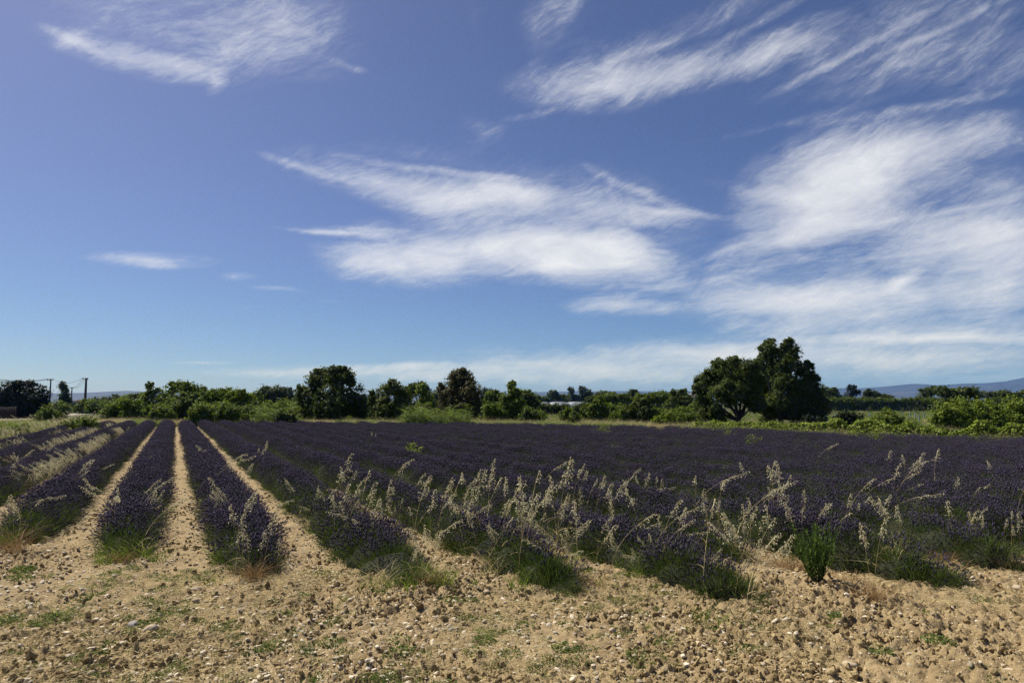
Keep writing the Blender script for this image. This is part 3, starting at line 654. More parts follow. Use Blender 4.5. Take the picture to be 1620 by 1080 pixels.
far('left of two far poplars behind the pale tunnels', 905, 250, [(904, 618, 6, 7), (906, 628, 8, 8)], 'grey', 0.34)
far('right and bushier of two far poplars behind the tunnels', 924, 250, [(922, 617, 9, 7), (930, 624, 10, 10), (916, 628, 8, 8)], 'grey', 0.36)
far('low far tree between the poplars and the blue hill', 960, 250, [(955, 624, 14, 7), (970, 627, 12, 7)])
far('far tree showing against the blue hill right of the tunnels', 1002, 190, [(1000, 622, 10, 7), (1010, 628, 12, 8)])
far('far tree right of the rounded bush, first before the oaks', 1050, 150, [(1048, 626, 12, 10), (1040, 634, 12, 10)])
far('far bushy tree nearest the left oak', 1085, 130, [(1082, 626, 12, 11), (1072, 634, 12, 12), (1064, 624, 7, 8)])
far('light green far shrub tree left of the stone house', 1060, 120, [(1060, 639, 12, 7), (1070, 642, 9, 6)], 'bright', 0.3)
far('blue grey far tree left of the slender tree', 772, 170, [(770, 620, 10, 8), (784, 624, 12, 8), (760, 628, 10, 9)], 'grey')
far('far tree right of the slender upright tree', 838, 150, [(832, 624, 10, 8), (846, 630, 12, 8), (836, 638, 14, 10)], 'mid', 0.34)
far('green far tree left of the tunnels', 790, 110, [(785, 633, 16, 10), (800, 638, 12, 9)], 'mid', 0.3)
far('far tree directly right of the tall oak', 1315, 182, [(1310, 620, 14, 10), (1322, 624, 10, 9), (1304, 632, 12, 12)])
far('flat-topped far pine right of the tall oak', 1348, 182, [(1347, 614, 9, 6), (1352, 621, 11, 6), (1342, 627, 12, 8)], 'dark', 0.32, 'pine_tree')
far('ragged far tree between the pine and the blue hill', 1376, 182, [(1374, 621, 8, 7), (1384, 626, 10, 7), (1368, 630, 10, 8)])
far('low far tree above the middle of the long windbreak', 1404, 182, [(1402, 628, 12, 6), (1392, 629, 10, 6)])
far('dark far tree on the right end of the windbreak', 1470, 182, [(1468, 620, 14, 9), (1482, 618, 12, 9), (1462, 632, 14, 10)])
far('rounded far tree above the fig-like shrubs', 1500, 105, [(1495, 620, 14, 10), (1512, 624, 16, 11)])
far('second rounded far tree above the fig-like shrubs', 1532, 105, [(1524, 619, 13, 8), (1538, 623, 14, 9)])
far('low far tree on the skyline near the right edge', 1560, 150, [(1556, 624, 16, 6), (1574, 626, 12, 7)], 'grey')
far('dark flat far tree on the skyline at the right edge', 1592, 130, [(1588, 623, 14, 7), (1604, 627, 14, 7), (1630, 624, 16, 9)])
far('far tree behind the wide oak on its right', 588, 120, [(590, 640, 12, 12), (578, 644, 10, 10)], 'mid', 0.3)
far('hazy far tree between the round tree and the willow side', 690, 130, [(690, 626, 12, 10), (684, 636, 12, 10)], 'grey', 0.32)
far('dark far tree on the skyline behind the utility poles', 165, 170, [(160, 633, 18, 7), (182, 631, 16, 8), (140, 637, 14, 6)], 'oak', 0.4)
far('mid green far tree just right of the thick pole', 150, 120, [(146, 641, 12, 9), (160, 643, 12, 8)], 'mid', 0.3)
far('far skyline tree between poles and wood', 200, 170, [(200, 632, 14, 8), (214, 630, 12, 8)], 'oak', 0.4)
tree('poplar_tree', 'narrow dark poplar standing between the utility poles', 'tree', 100, 150, [(100, 612, 7, 8), (101, 622, 9, 10), (103, 634, 9, 9)], 'oak', 0.3, 1.0, trunk_w=2)
# long dark hedge at the left by the lane
def hedge(name, label, x0, x1, Y, ytop, ybot, mt, leaf, wob, n, depth=2.0):
    a, b_ = at(x0, ytop, Y), at(x1, ytop, Y); zt = a.z; root = empty(name, ((a.x + b_.x) / 2, Y, 0)); tag(root, label, 'hedge')
    L = b_.x - a.x; lob = []
    k = max(3, int(L / (zt * 0.45)))
    for i in range(k):
        for zf in (0.28, 0.72):
            lob.append((-L / 2 + L * (i + 0.5) / k, rng.normal() * 0.2, zt * zf + rng.normal() * wob, L / k * 0.85, depth / 2, zt * 0.33))
    mb = MB(); crown_mb(mb, lob, leaf, n, cl=0.25)
    for V in mb.V: V[:, 2] = np.maximum(V[:, 2], 0.03)
    tb = MB()
    for l in lob[::2]: tb.tube(limb_pts((l[0], l[1], -0.1), (l[0], l[1], zt * 0.8), 0.05, 4), np.linspace(0.12, 0.03, 4), 5)
    st_ = link('stem', tb.mesh('stem', M['bark'], True), root); st_['kind'] = 'stuff'; link('foliage', mb.mesh('foliage', M[mt]), root)
shrub('cypress_hedge', 'massive near-black clipped hedge by the lane at the left edge', 'hedge', 38, 92,
      [(30, 618, 24, 16), (55, 622, 20, 16), (12, 624, 18, 18), (64, 640, 14, 18), (40, 642, 26, 18), (14, 642, 22, 16), (-20, 622, 26, 18), (-24, 642, 26, 16), (48, 608, 10, 6), (28, 606, 10, 5)], 'dark', 0.24, 1.2)
hedge('windbreak_hedge', 'long even windbreak hedge beyond the stony plot at the right', 1300, 1510, 172, 629, 650, 'mid', 0.3, 0.1, 0.75)
hedge('field_hedge', 'low distant hedge right of the tunnels', 930, 1100, 170, 626, 650, 'oak', 0.4, 0.3, 1.0)
hedge('field_hedge', 'long far tree belt behind the tunnels', 800, 1110, 270, 624, 640, 'mid', 0.55, 0.5, 0.75)
hedge('field_hedge', 'distant dark hedge left of the tunnels', 690, 840, 140, 628, 650, 'oak', 0.36, 0.25, 0.75)
hedge('field_hedge', 'distant hedge under the poles and left wood', 120, 470, 130, 634, 650, 'mid', 0.36, 0.25, 0.75)
hedge('field_hedge', 'dark hedge along the skyline at the far right', 1480, 1680, 120, 630, 650, 'oak', 0.34, 0.25, 0.75)
hedge('field_hedge', 'low bushy hedge hiding the foot of the pale tunnels', 836, 940, 115, 640, 650, 'oak', 0.26, 0.25, 0.75)
hedge('field_hedge', 'green scrub line between the tunnels and the oaks', 930, 1100, 74, 646, 655, 'mid', 0.22, 0.25, 0.75)
hedge('field_hedge', 'green scrub line below the slender tree', 745, 860, 72, 645, 655, 'mid', 0.22, 0.25, 0.75)
hedge('field_hedge', 'scrub line closing the foot of the left wood', 195, 470, 70, 641, 655, 'mid', 0.22, 0.25, 0.75)

# vines along the right edge of the field, and the reed patch
def vine_row(label, pts, hgt, nleaf):
    root = empty('vine_row', (pts[0].x, pts[0].y, 0)); tag(root, label, 'vine row', 'vine rows along the far edge')
    P = np.array([[p.x - pts[0].x, p.y - pts[0].y] for p in pts]); seg = np.linalg.norm(np.diff(P, axis=0), axis=1); cum = np.r_[0, np.cumsum(seg)]
    s = rng.random(nleaf) * cum[-1]; x = np.interp(s, cum, P[:, 0]); y = np.interp(s, cum, P[:, 1])
    h = hgt * (0.55 + 0.75 * vnoise(s * 1.3, s * 0, 5) * (0.6 + 0.6 * vnoise(s * 4, s * 0 + 3, 6)))
    zz = rng.random(nleaf) ** 0.7 * h; spread = 0.55 * (1 - 0.5 * zz / (h + 1e-3))
    a = rng.random(nleaf) * 2 * PI; r = np.sqrt(rng.random(nleaf)) * spread
    V = np.c_[x + np.cos(a) * r, y + np.sin(a) * r, zz + 0.08]
    N = np.c_[np.cos(a), np.sin(a), np.full(nleaf, 0.7)] + rng.normal(size=(nleaf, 3)) * 0.5
    mb = MB(); mb.leaves(V, N, 0.16 * rng.uniform(0.6, 1.3, nleaf), 0.14 * rng.uniform(0.6, 1.2, nleaf)); link('foliage', mb.mesh('foliage', M['vine']), root)
    tb = MB()
    for q in np.arange(0.5, cum[-1], 1.1):
        xx, yy = np.interp(q, cum, P[:, 0]), np.interp(q, cum, P[:, 1]); tb.tube(limb_pts((xx, yy, -0.05), (xx + rng.normal() * 0.05, yy, hgt * 0.7), 0.05, 4), np.linspace(0.035, 0.015, 4), 5)
    link('stem', tb.mesh('stem', M['bark'], True), root)['kind'] = 'stuff'
def edge_pts(x0, x1, push, n=9):
    res = []
    for i in range(n):
        px = x0 + (x1 - x0) * i / (n - 1); py = np.interp(px, [a for a, _ in far_px], [c for _, c in far_px]); p = gp(px, py, HB)
        res.append(p * (1 + push / p.length))
    return res
vr = edge_pts(1195, 1620, 1.6); vr.append(vr[-1] + (vr[-1] - vr[-2]) * 2)
vine_row('bright green leafy vine row edging the lavender on the right', vr, 1.0, 16000)
vine_row('short leafy vine row in front of the left oak', edge_pts(1100, 1190, 1.8, 4), 0.95, 2600)
def reeds(label, x0, x1, Y, hgt, n):
    a, b_ = at(x0, 640, Y), at(x1, 640, Y); root = empty('reed_patch', ((a.x + b_.x) / 2, Y, 0)); tag(root, label, 'reeds'); L = b_.x - a.x
    mb = MB(); P = np.c_[rng.uniform(-L / 2, L / 2, n), rng.uniform(-1.2, 1.2, n), np.zeros(n)]
    hh = hgt * (0.35 + 0.8 * vnoise(P[:, 0] * 0.9, P[:, 1], 9)) * rng.uniform(0.6, 1.15, n)
    D = np.c_[rng.normal(size=(n, 2)) * 0.16, np.ones(n)]
    mb.blades(P, D, hh, 0.05, 0.12, 3)
    k = n * 7; idx = rng.integers(0, n, k); t = rng.uniform(0.25, 1.0, k); Dn = D / np.linalg.norm(D, axis=1)[:, None]
    Q = P[idx] + Dn[idx] * (hh[idx] * t)[:, None]; ang = rng.random(k) * 2 * PI
    D2 = np.c_[np.cos(ang), np.sin(ang), rng.uniform(0.5, 1.4, k)]
    mb.blades(Q, D2, rng.uniform(0.4, 0.75, k), 0.055, 0.7, 3)
    link('foliage', mb.mesh('foliage', M['reed']), root)
reeds('pale green giant reed patch at the field edge under the round tree', 642, 742, 56, 1.7, 520)
reeds('small pale reed clump left of the wide oak', 404, 470, 58, 2.1, 130)

# ------------------------------------------------------------------ far buildings, poles, wires
def greenhouse():
    Y = 200; a, b_ = at(843, 648, Y), at(932, 648, Y); L = b_.x - a.x; n = 3; wd_ = L / n; zt = at(850, 635.5, Y).z
    root = empty('polytunnel', ((a.x + b_.x) / 2, Y, 0)); tag(root, 'pale plastic covered tunnels side by side beyond the field', 'greenhouse')
    for i in range(n):
        x0 = -L / 2 + wd_ * i; mb = MB(); k = 12; prof = [(x0 + wd_ * (0.5 - 0.49 * math.cos(PI * j / k)), zt * (0.58 + 0.42 * math.sin(PI * j / k))) for j in range(k + 1)]
        prof = [(x0 + wd_ * 0.01, 0)] + prof + [(x0 + wd_ * 0.99, 0)]; m_ = len(prof)
        V = [(x, 0, z) for x, z in prof] + [(x, 26, z) for x, z in prof]
        mb.add(V, [(j, j + 1, j + 1 + m_, j + m_) for j in range(m_ - 1)]); link('tunnel_cover', mb.mesh('tunnel_cover', M['plastic'], False), root)
        eb = MB(); c = (x0 + wd_ / 2, 0.02, zt * 0.3); V = [c] + [(x, 0.02, z) for x, z in prof]; eb.add(V, None, [(0, j + 1, j + 2) for j in range(m_ - 1)]); link('end_wall', eb.mesh('end_wall', M['plastic']), root)
        for yy in (0, 6.5, 13, 19.5, 26):
            rb = MB(); rb.tube([(x, yy, z + 0.03) for x, z in prof], 0.05, 4, cap=False); link('rib', rb.mesh('rib', M['steel']), root)
        db = MB(); db.box((x0 + wd_ / 2, -0.05, 1.0), (1.6, 0.06, 2.0)); link('door', db.mesh('door', M['steel']), root)
greenhouse()
def red_strip():
    p = [gp(852, 655), gp(885, 655), gp(885, 649), gp(852, 649)]
    mb = MB(); mb.add([(q.x, q.y, 0.06) for q in p], [(0, 1, 2, 3)])
    tag(link('ploughed_strip', mb.mesh('ploughed_strip', mat('red_soil', (0.17, 0.085, 0.05), 0, 0.95, hue_noise=(1.0, (0.11, 0.06, 0.035), 0.7)))), 'strip of reddish ploughed soil before the pale tunnels', 'soil', kind='structure')
red_strip()
def house(label, px0, px1, ytop, Y, wallc, eave, chim=None):
    a, b_ = at(px0, ytop, Y), at(px1, ytop, Y); L = b_.x - a.x; D = 8.0; ez = at(px0, eave, Y).z; rz_ = a.z
    root = empty('farmhouse', ((a.x + b_.x) / 2, Y, 0)); tag(root, label, 'house')
    mb = MB(); V = [(-L / 2, 0, 0), (L / 2, 0, 0), (L / 2, D, 0), (-L / 2, D, 0), (-L / 2, 0, ez), (L / 2, 0, ez), (L / 2, D, ez), (-L / 2, D, ez), (-L / 2, D / 2, rz_ - 0.1), (L / 2, D / 2, rz_ - 0.1)]
    mb.add(V, [(0, 1, 5, 4), (1, 2, 6, 5), (2, 3, 7, 6), (3, 0, 4, 7)], [(4, 7, 8), (5, 9, 6)]); link('wall', mb.mesh('wall', wallc), root)
    mb = MB(); e = 0.3; k = max(6, int(L / 0.45))
    for i in range(k):
        x0, x1 = -L / 2 - e + (L + 2 * e) * i / k, -L / 2 - e + (L + 2 * e) * (i + 0.94) / k; dz = (i % 2) * 0.03
        for ys, ye in ((-e, D / 2), (D + e, D / 2)):
            mb.add([(x0, ys, ez - 0.05 + dz), (x1, ys, ez - 0.05 + dz), (x1, ye, rz_ + dz), (x0, ye, rz_ + dz), (x0, ys, ez + 0.1 + dz), (x1, ys, ez + 0.1 + dz), (x1, ye, rz_ + 0.15 + dz), (x0, ye, rz_ + 0.15 + dz)], [(4, 5, 6, 7), (0, 1, 5, 4), (1, 2, 6, 5), (0, 3, 7, 4)])
    roof = link('roof', mb.mesh('roof', M['rooftile']), root)
    if chim:
        cb_ = MB(); c = at(chim[0], chim[1], Y + 3); hh = c.z; cb_.box((c.x - (a.x + b_.x) / 2, 3, (hh + ez) / 2), (1.3, 1.3, hh - ez)); cb_.box((c.x - (a.x + b_.x) / 2, 3, hh + 0.1), (1.6, 1.6, 0.2)); link('chimney', cb_.mesh('chimney', M['render']), roof)
    for fx in (-0.28, 0.28):
        wb = MB(); wb.box((L * fx, -0.02, ez * 0.55), (0.9, 0.06, 1.2)); f = link('window', wb.mesh('window', M['fence']), root)
        pb = MB(); pb.box((L * fx, -0.06, ez * 0.55), (0.7, 0.03, 1.0)); link('pane', pb.mesh('pane', M['glass']), f)
    db = MB(); db.box((0, -0.03, 1.0), (1.0, 0.08, 2.0)); link('door', db.mesh('door', M['fence']), root)
house('stone coloured house with a tall chimney, half hidden left of the oaks', 1094, 1114, 631, 140, M['render'], 636, (1098, 624))
house('low pale-roofed house between the utility poles', 111, 130, 632.5, 190, M['render'], 637)
def fence():
    a, b_ = at(-30, 640, 88), at(31, 640, 88); root = empty('board_fence', (a.x, 88, 0)); tag(root, 'dark board fence in front of the clipped hedge', 'fence'); L = b_.x - a.x; zt = a.z - 0.25
    n = int(L / 0.28); me = MB(); me.box((0, 0, zt / 2), (0.24, 0.03, zt)); bm_ = me.mesh('board', M['fence'])
    for i in range(n): o = link('board', bm_, root, (i * 0.28, random.uniform(-0.01, 0.01), random.uniform(-0.04, 0.02)))
    pm = MB(); pm.box((0, 0.08, zt / 2), (0.12, 0.12, zt + 0.1)); pme = pm.mesh('post', M['fence'])
    for i in range(0, n, 8): link('post', pme, root, (i * 0.28, 0, 0))
fence()
POLE_TOP = {}
def utility_pole(label, key, px, ytop, Y, r, mt, arm):
    p = at(px, ytop, Y); root = empty('utility_pole', (p.x, Y, 0)); tag(root, label, 'utility pole', 'utility poles by the lane'); h = p.z
    mb = MB(); mb.tube([(0, 0, -0.3), (0.02, 0, h * 0.5), (0.0, 0, h)], [r * 1.25, r * 1.1, r * 0.85], 8); link('pole', mb.mesh('pole', M[mt], True), root)
    mb = MB(); mb.box((0, -r - 0.05, h - 0.25), (arm, 0.1, 0.1)); ca = link('crossarm', mb.mesh('crossarm', M['wood']), root)
    tops = []
    for fx in (-0.46, 0.0, 0.46):
        ib = MB(); ib.tube([(fx * arm, -r - 0.05, h - 0.2), (fx * arm, -r - 0.05, h - 0.08), (fx * arm, -r - 0.05, h + 0.08)], [0.05, 0.09, 0.06], 6); link('insulator', ib.mesh('insulator', M['insul'], True), ca)
        tops.append(Vector((p.x + fx * arm, Y - r - 0.05, h + 0.08)))
    POLE_TOP[key] = tops
utility_pole('thick dark wooden utility pole, nearest of the three by the lane', 'a', 136.5, 598, 135, 0.21, 'wood', 1.0)
utility_pole('slim utility pole beside the big dark hedge', 'b', 80.5, 599.5, 150, 0.15, 'wood', 1.3)
utility_pole('smallest and farthest utility pole, right of the poplar', 'c', 114, 612.5, 215, 0.17, 'wood', 1.2)
def wire(a, b_, sag, label, grp='overhead wires between the poles'):
    t = np.linspace(0, 1, 13)[:, None]; P = np.array(a)[None] * (1 - t) + np.array(b_)[None] * t; P[:, 2] -= (4 * t * (1 - t))[:, 0] * sag
    mb = MB(); mb.tube(P - P[0], 0.028, 4, cap=False); o = link('overhead_wire', mb.mesh('overhead_wire', M['wire']), None, Vector(P[0])); tag(o, label, 'wire', grp)
for i, s in enumerate(('left', 'middle', 'right')):
    wire(POLE_TOP['a'][i], POLE_TOP['c'][i], 0.9, f'{s} overhead wire sagging from the thick pole to the far pole')
    e = at(-60, 588 + i * 3, 90); wire(POLE_TOP['b'][i], e, 0.8, f'{s} overhead wire from the slim pole over the dark hedge')
wire(POLE_TOP['a'][0], POLE_TOP['b'][2], 1.0, 'single overhead wire between the thick pole and the slim pole')

# young trees in plastic guards on the plot at the right
gm = MB(); gm.tube([(0, 0, 0), (0, 0, 0.4), (0.01, 0, 0.8)], [0.07, 0.07, 0.07], 8, cap=False); gme2 = gm.mesh('guard', M['guard'])
sm = MB(); sm.tube([(0, 0, -0.05), (0.01, 0.01, 0.7), (0.03, 0, 1.5)], [0.02, 0.016, 0.006], 5); sme = sm.mesh('stem', M['bark'])
lm = MB(); lm.leaves(np.c_[rng.normal(size=(60, 2)) * 0.16, rng.uniform(0.85, 1.6, 60)], rng.normal(size=(60, 3)) + np.array([0, 0, 0.6]), 0.12, 0.06); lme = lm.mesh('leaf', M['grey'])
for i, (px, py, lab) in enumerate([(1308, 661, 'pale blue tree guard close to the right side of the tall oak'), (1322, 660, 'pale blue tree guard left of the black green thicket'), (1428, 660, 'blue tree guard just right of the domed green bush'),
        (1440, 656.5, 'farther small tree guard between the domed bush and the fig-like shrub'), (1454, 663, 'nearest blue tree guard on the stony plot'), (1462, 658, 'blue tree guard in the middle of the right-hand pair'), (1476, 660.5, 'blue tree guard at the foot of the fig-like shrub'),
        (1376, 657, 'tree guard left of the domed green bush'), (1228, 660, 'pale tree guard seen between the two oak trunks'), (1448, 659.5, 'blue tree guard behind the nearest one on the plot')]):
    p = gp(px, py + 4); o = empty('young_tree', (p.x, p.y, 0), rng.random() * 6); tag(o, lab, 'young tree', 'young trees in plastic guards')
    link('guard', gme2, o); link('stem', sme, o); f = link('foliage', lme, o)

# ------------------------------------------------------------------ scattering with geometry nodes (stuff only)
def hidden_collection(name, meshes):
    c = bpy.data.collections.new(name)
    for i, me in enumerate(meshes):
        o = bpy.data.objects.new('%s_%02d' % (name, i), me); c.objects.link(o)
    return c
def scatter_group(name, coll):
    ng = bpy.data.node_groups.new(name, 'GeometryNodeTree')
    ng.interface.new_socket('Geometry', in_out='INPUT', socket_type='NodeSocketGeometry'); ng.interface.new_socket('Geometry', in_out='OUTPUT', socket_type='NodeSocketGeometry')
    n, l = ng.nodes, ng.links; gi, go = n.new('NodeGroupInput'), n.new('NodeGroupOutput')
    ci = n.new('GeometryNodeCollectionInfo'); ci.inputs['Collection'].default_value = coll; ci.inputs['Separate Children'].default_value = True; ci.inputs['Reset Children'].default_value = True
    ip = n.new('GeometryNodeInstanceOnPoints'); ip.inputs['Pick Instance'].default_value = True
    def attr(nm, typ):
        a = n.new('GeometryNodeInputNamedAttribute'); a.data_type = typ; a.inputs['Name'].default_value = nm; return a.outputs[0]
    er = n.new('FunctionNodeEulerToRotation'); l.new(attr('rot', 'FLOAT_VECTOR'), er.inputs[0])
    l.new(gi.outputs[0], ip.inputs['Points']); l.new(ci.outputs[0], ip.inputs['Instance']); l.new(attr('idx', 'INT'), ip.inputs['Instance Index'])
    l.new(er.outputs[0], ip.inputs['Rotation']); l.new(attr('scl', 'FLOAT_VECTOR'), ip.inputs['Scale']); l.new(ip.outputs[0], go.inputs[0])
    return ng
def scatter(name, ng, P, rot, scl, idx, parent=None):
    me = bpy.data.meshes.new(name); me.vertices.add(len(P)); me.vertices.foreach_set('co', np.asarray(P, np.float32).ravel())
    if np.ndim(scl) == 1: scl = np.repeat(np.asarray(scl)[:, None], 3, 1)
    for nm, typ, d, key in (('rot', 'FLOAT_VECTOR', rot, 'vector'), ('scl', 'FLOAT_VECTOR', scl, 'vector')):
        a = me.attributes.new(nm, typ, 'POINT'); a.data.foreach_set(key, np.asarray(d, np.float32).ravel())
    a = me.attributes.new('idx', 'INT', 'POINT'); a.data.foreach_set('value', np.asarray(idx, np.int32))
    o = link(name, me, parent); md = o.modifiers.new('scatter', 'NODES'); md.node_group = ng; return o

# ------------------------------------------------------------------ lavender rows
def lav_tuft(flowers, greens, faded=False, spread=0.30):
    mb = MB()
    n = flowers
    if n:
        P = np.c_[rng.normal(size=(n, 2)) * 0.07, np.full(n, -0.05)]
        D = np.c_[P[:, :2] * 2.6 + rng.normal(size=(n, 2)) * spread * 0.45, np.ones(n)]; D /= np.linalg.norm(D, axis=1)[:, None]
        L = rng.uniform(0.17, 0.31, n)
        mb.blades(P, D, L, 0.005, 0.05, 1, m=1)
        top = P + D * L[:, None] * 0.97
        mb.spindles(top, D + rng.normal(size=(n, 3)) * 0.12, rng.uniform(0.035, 0.07, n), rng.uniform(0.011, 0.017, n), 4, m=0)
        k = n // 3; mb.spindles(top[:k] - D[:k] * 0.035, D[:k], 0.018, 0.012, 3, m=0)
    g = greens; P = np.c_[rng.normal(size=(g, 2)) * 0.09, np.full(g, -0.06)]
    D = np.c_[P[:, :2] * 4 + rng.normal(size=(g, 2)) * 0.35, np.ones(g)]
    mb.blades(P, D, rng.uniform(0.10, 0.25, g), 0.008, 0.15, 2, m=2)
    return mb.mesh('lavender_tuft', [M['lav_flower2'] if faded else M['lav_flower'], M['lav_stem'], M['lav_green'] if flowers < 14 else M['lav_leaf']])
tufts = [lav_tuft(46, 26) for _ in range(3)] + [lav_tuft(40, 30, True) for _ in range(2)] + [lav_tuft(10, 90, spread=0.4) for _ in range(2)] + [lav_tuft(0, 110, spread=0.4) for _ in range(1)]
def dead_tuft():
    mb = MB(); n = 60; P = np.c_[rng.normal(size=(n, 2)) * 0.06, np.full(n, -0.05)]; mb.blades(P, np.c_[rng.normal(size=(n, 2)) * 0.7, np.ones(n)], rng.uniform(0.12, 0.3, n), 0.006, 0.25, 3)
    return mb.mesh('lavender_tuft', [M['woody']])
M['woody'] = mat('woody_grey_stem', (0.10, 0.08, 0.06), 0.3, 0.9, alt=(0.19, 0.145, 0.095))
tufts += [dead_tuft(), dead_tuft()]
lav_ng = scatter_group('lavender_scatter', hidden_collection('lavender_tuft', tufts))
ORD = ['first', 'second', 'third', 'fourth', 'fifth', 'sixth', 'seventh', 'eighth', 'ninth', 'tenth', 'eleventh', 'twelfth', 'thirteenth', 'fourteenth', 'fifteenth', 'sixteenth', 'seventeenth', 'eighteenth', 'nineteenth', 'twentieth', 'twenty-first', 'twenty-second', 'twenty-third', 'twenty-fourth', 'twenty-fifth']
def lavender_row(k, o, t0, t1):
    base = ndir * o + rdir * t0
    root = empty('lavender_row', (base.x, base.y, 0)); L = t1 - t0
    side = 'right' if k >= 5 else 'left'; num = ORD[k - 5] if k >= 5 else ORD[4 - k]
    tag(root, f'{num} purple lavender row to the {side} of the straight bare furrow', 'lavender row', 'lavender rows')
    # the leafy heart of the row: plants that run together, humped plant by plant
    ns = int(L / 0.16); s = np.linspace(0, L, ns); na = 13
    pl = 0.5 + 0.5 * np.abs(np.sin(PI * s / 0.62 + k)) ** 0.7
    endf = np.clip(s / 0.7, 0.02, 1) ** 0.6 * np.clip((L - s) / 0.4, 0.02, 1) ** 0.5
    n2 = np.clip(1 - s / 3.0, 0, 1); rag = 1 - n2 * (0.75 * (1 - pl) * 2 + 0.6 * vnoise(s * 2.1, s * 0 + 7.7 * k, 55) * np.clip(1 - s / 1.6, 0, 1)); rag = np.clip(rag, 0.25, 1)
    wsc = (0.31 + 0.06 * pl + 0.10 * (vnoise(s * 0.9, s * 0 + k, 50) - 0.5)) * endf * rag; hsc = (0.26 + 0.07 * pl + 0.13 * (vnoise(s * 0.7, s * 0 + k * 3.1, 51) - 0.5)) * endf * rag
    ang = np.linspace(0, PI, na); V = []
    for i in range(ns):
        c = rdir * s[i]
        for j in range(na):
            rr = 1 + 0.16 * (rng.random() - 0.5)
            u = math.cos(ang[j]) * wsc[i] * rr; z = math.sin(ang[j]) ** 0.8 * hsc[i] * rr
            V.append((c.x + ndir.x * u, c.y + ndir.y * u, z + 0.02))
    q = (np.arange(ns - 1)[:, None] * na + np.arange(na - 1)[None, :]).ravel()
    link('leafy_heart', mesh_np('leafy_heart', V, np.stack([q, q + 1, q + na + 1, q + na], 1), mats=[M['mound']], smooth=True), root)
    # shoots and flower spikes
    wx_ = lambda q: (base.x + rdir.x * q) * 1.5
    wy_ = lambda q: (base.y + rdir.y * q) * 1.5
    dens = 42 if k < 13 else 30
    n = int(L * dens); ss = rng.random(n) * L
    dist = np.hypot(base.x + rdir.x * ss, base.y + rdir.y * ss)
    keep = rng.random(n) < np.clip(22 / dist, 0.55, 1.0) + 0.1; ss = ss[keep]; dist = dist[keep]; n = len(ss)
    a = np.arccos(rng.uniform(-1, 1, n)); 
    bare = (fbm(wx_(ss), wy_(ss), 2, 63) < 0.33 - 0.008 * dist) & (ss > 5); ss = ss[~bare]; dist = dist[~bare]; a = a[~bare]; n = len(ss)
    wi = np.interp(ss, s, wsc); hi_ = np.interp(ss, s, hsc)
    u = np.cos(a) * wi * 1.0; z = np.sin(a) ** 0.8 * hi_ * 0.97
    P = np.c_[rdir.x * ss + ndir.x * u, rdir.y * ss + ndir.y * u, z]
    tilt = np.cos(a) * 0.85 + rng.normal(size=n) * 0.18; ta = rng.normal(size=n) * 0.22 - np.clip(1 - ss / 0.5, 0, 1) * 0.8 + np.clip(1 - (L - ss) / 0.4, 0, 1) * 0.6
    dx = ndir.x * np.sin(tilt) + rdir.x * np.sin(ta); dy = ndir.y * np.sin(tilt) + rdir.y * np.sin(ta); dz = np.cos(tilt) * np.cos(ta)
    rot = np.c_[np.zeros(n), np.arctan2(np.hypot(dx, dy), dz), np.arctan2(dy, dx)]
    wx, wy = base.x + P[:, 0], base.y + P[:, 1]
    nearend = np.clip(1 - ss / 1.6, 0, 1)
    green = 0.13 + 0.72 * nearend + 0.75 * (fbm(wx * 0.45, wy * 0.45, 3, 61) - 0.5) * np.clip(1.4 - dist / 40, 0.5, 1) + 0.8 * np.abs(np.cos(a)) ** 1.6 * np.clip(1.5 - dist / 40, 0.35, 1)
    if k >= 6: green = green + 0.62 * np.clip(1 - dist / 21, 0, 1)
    r = rng.random(n); idx = np.where(r < green, rng.integers(5, 8, n), rng.choice([0, 1, 2, 3, 4], n, p=[.26, .26, .24, .12, .12]))
    dead = (rng.random(n) < 0.02 + 0.30 * nearend * (0.4 + np.abs(np.cos(a)))) & (fbm(wx * 2.2, wy * 2.2, 2, 66) > 0.47); idx = np.where(dead, rng.integers(8, 10, n), idx)
    scl = rng.uniform(0.8, 1.2, n) * np.interp(ss, [0, 0.5, L - 0.4, L], [0.6, 1, 1, 0.7])
    f = scatter('flower_spike', lav_ng, P, rot, scl, idx, root); f['kind'] = 'stuff'
for r_ in ROWS: lavender_row(*r_)

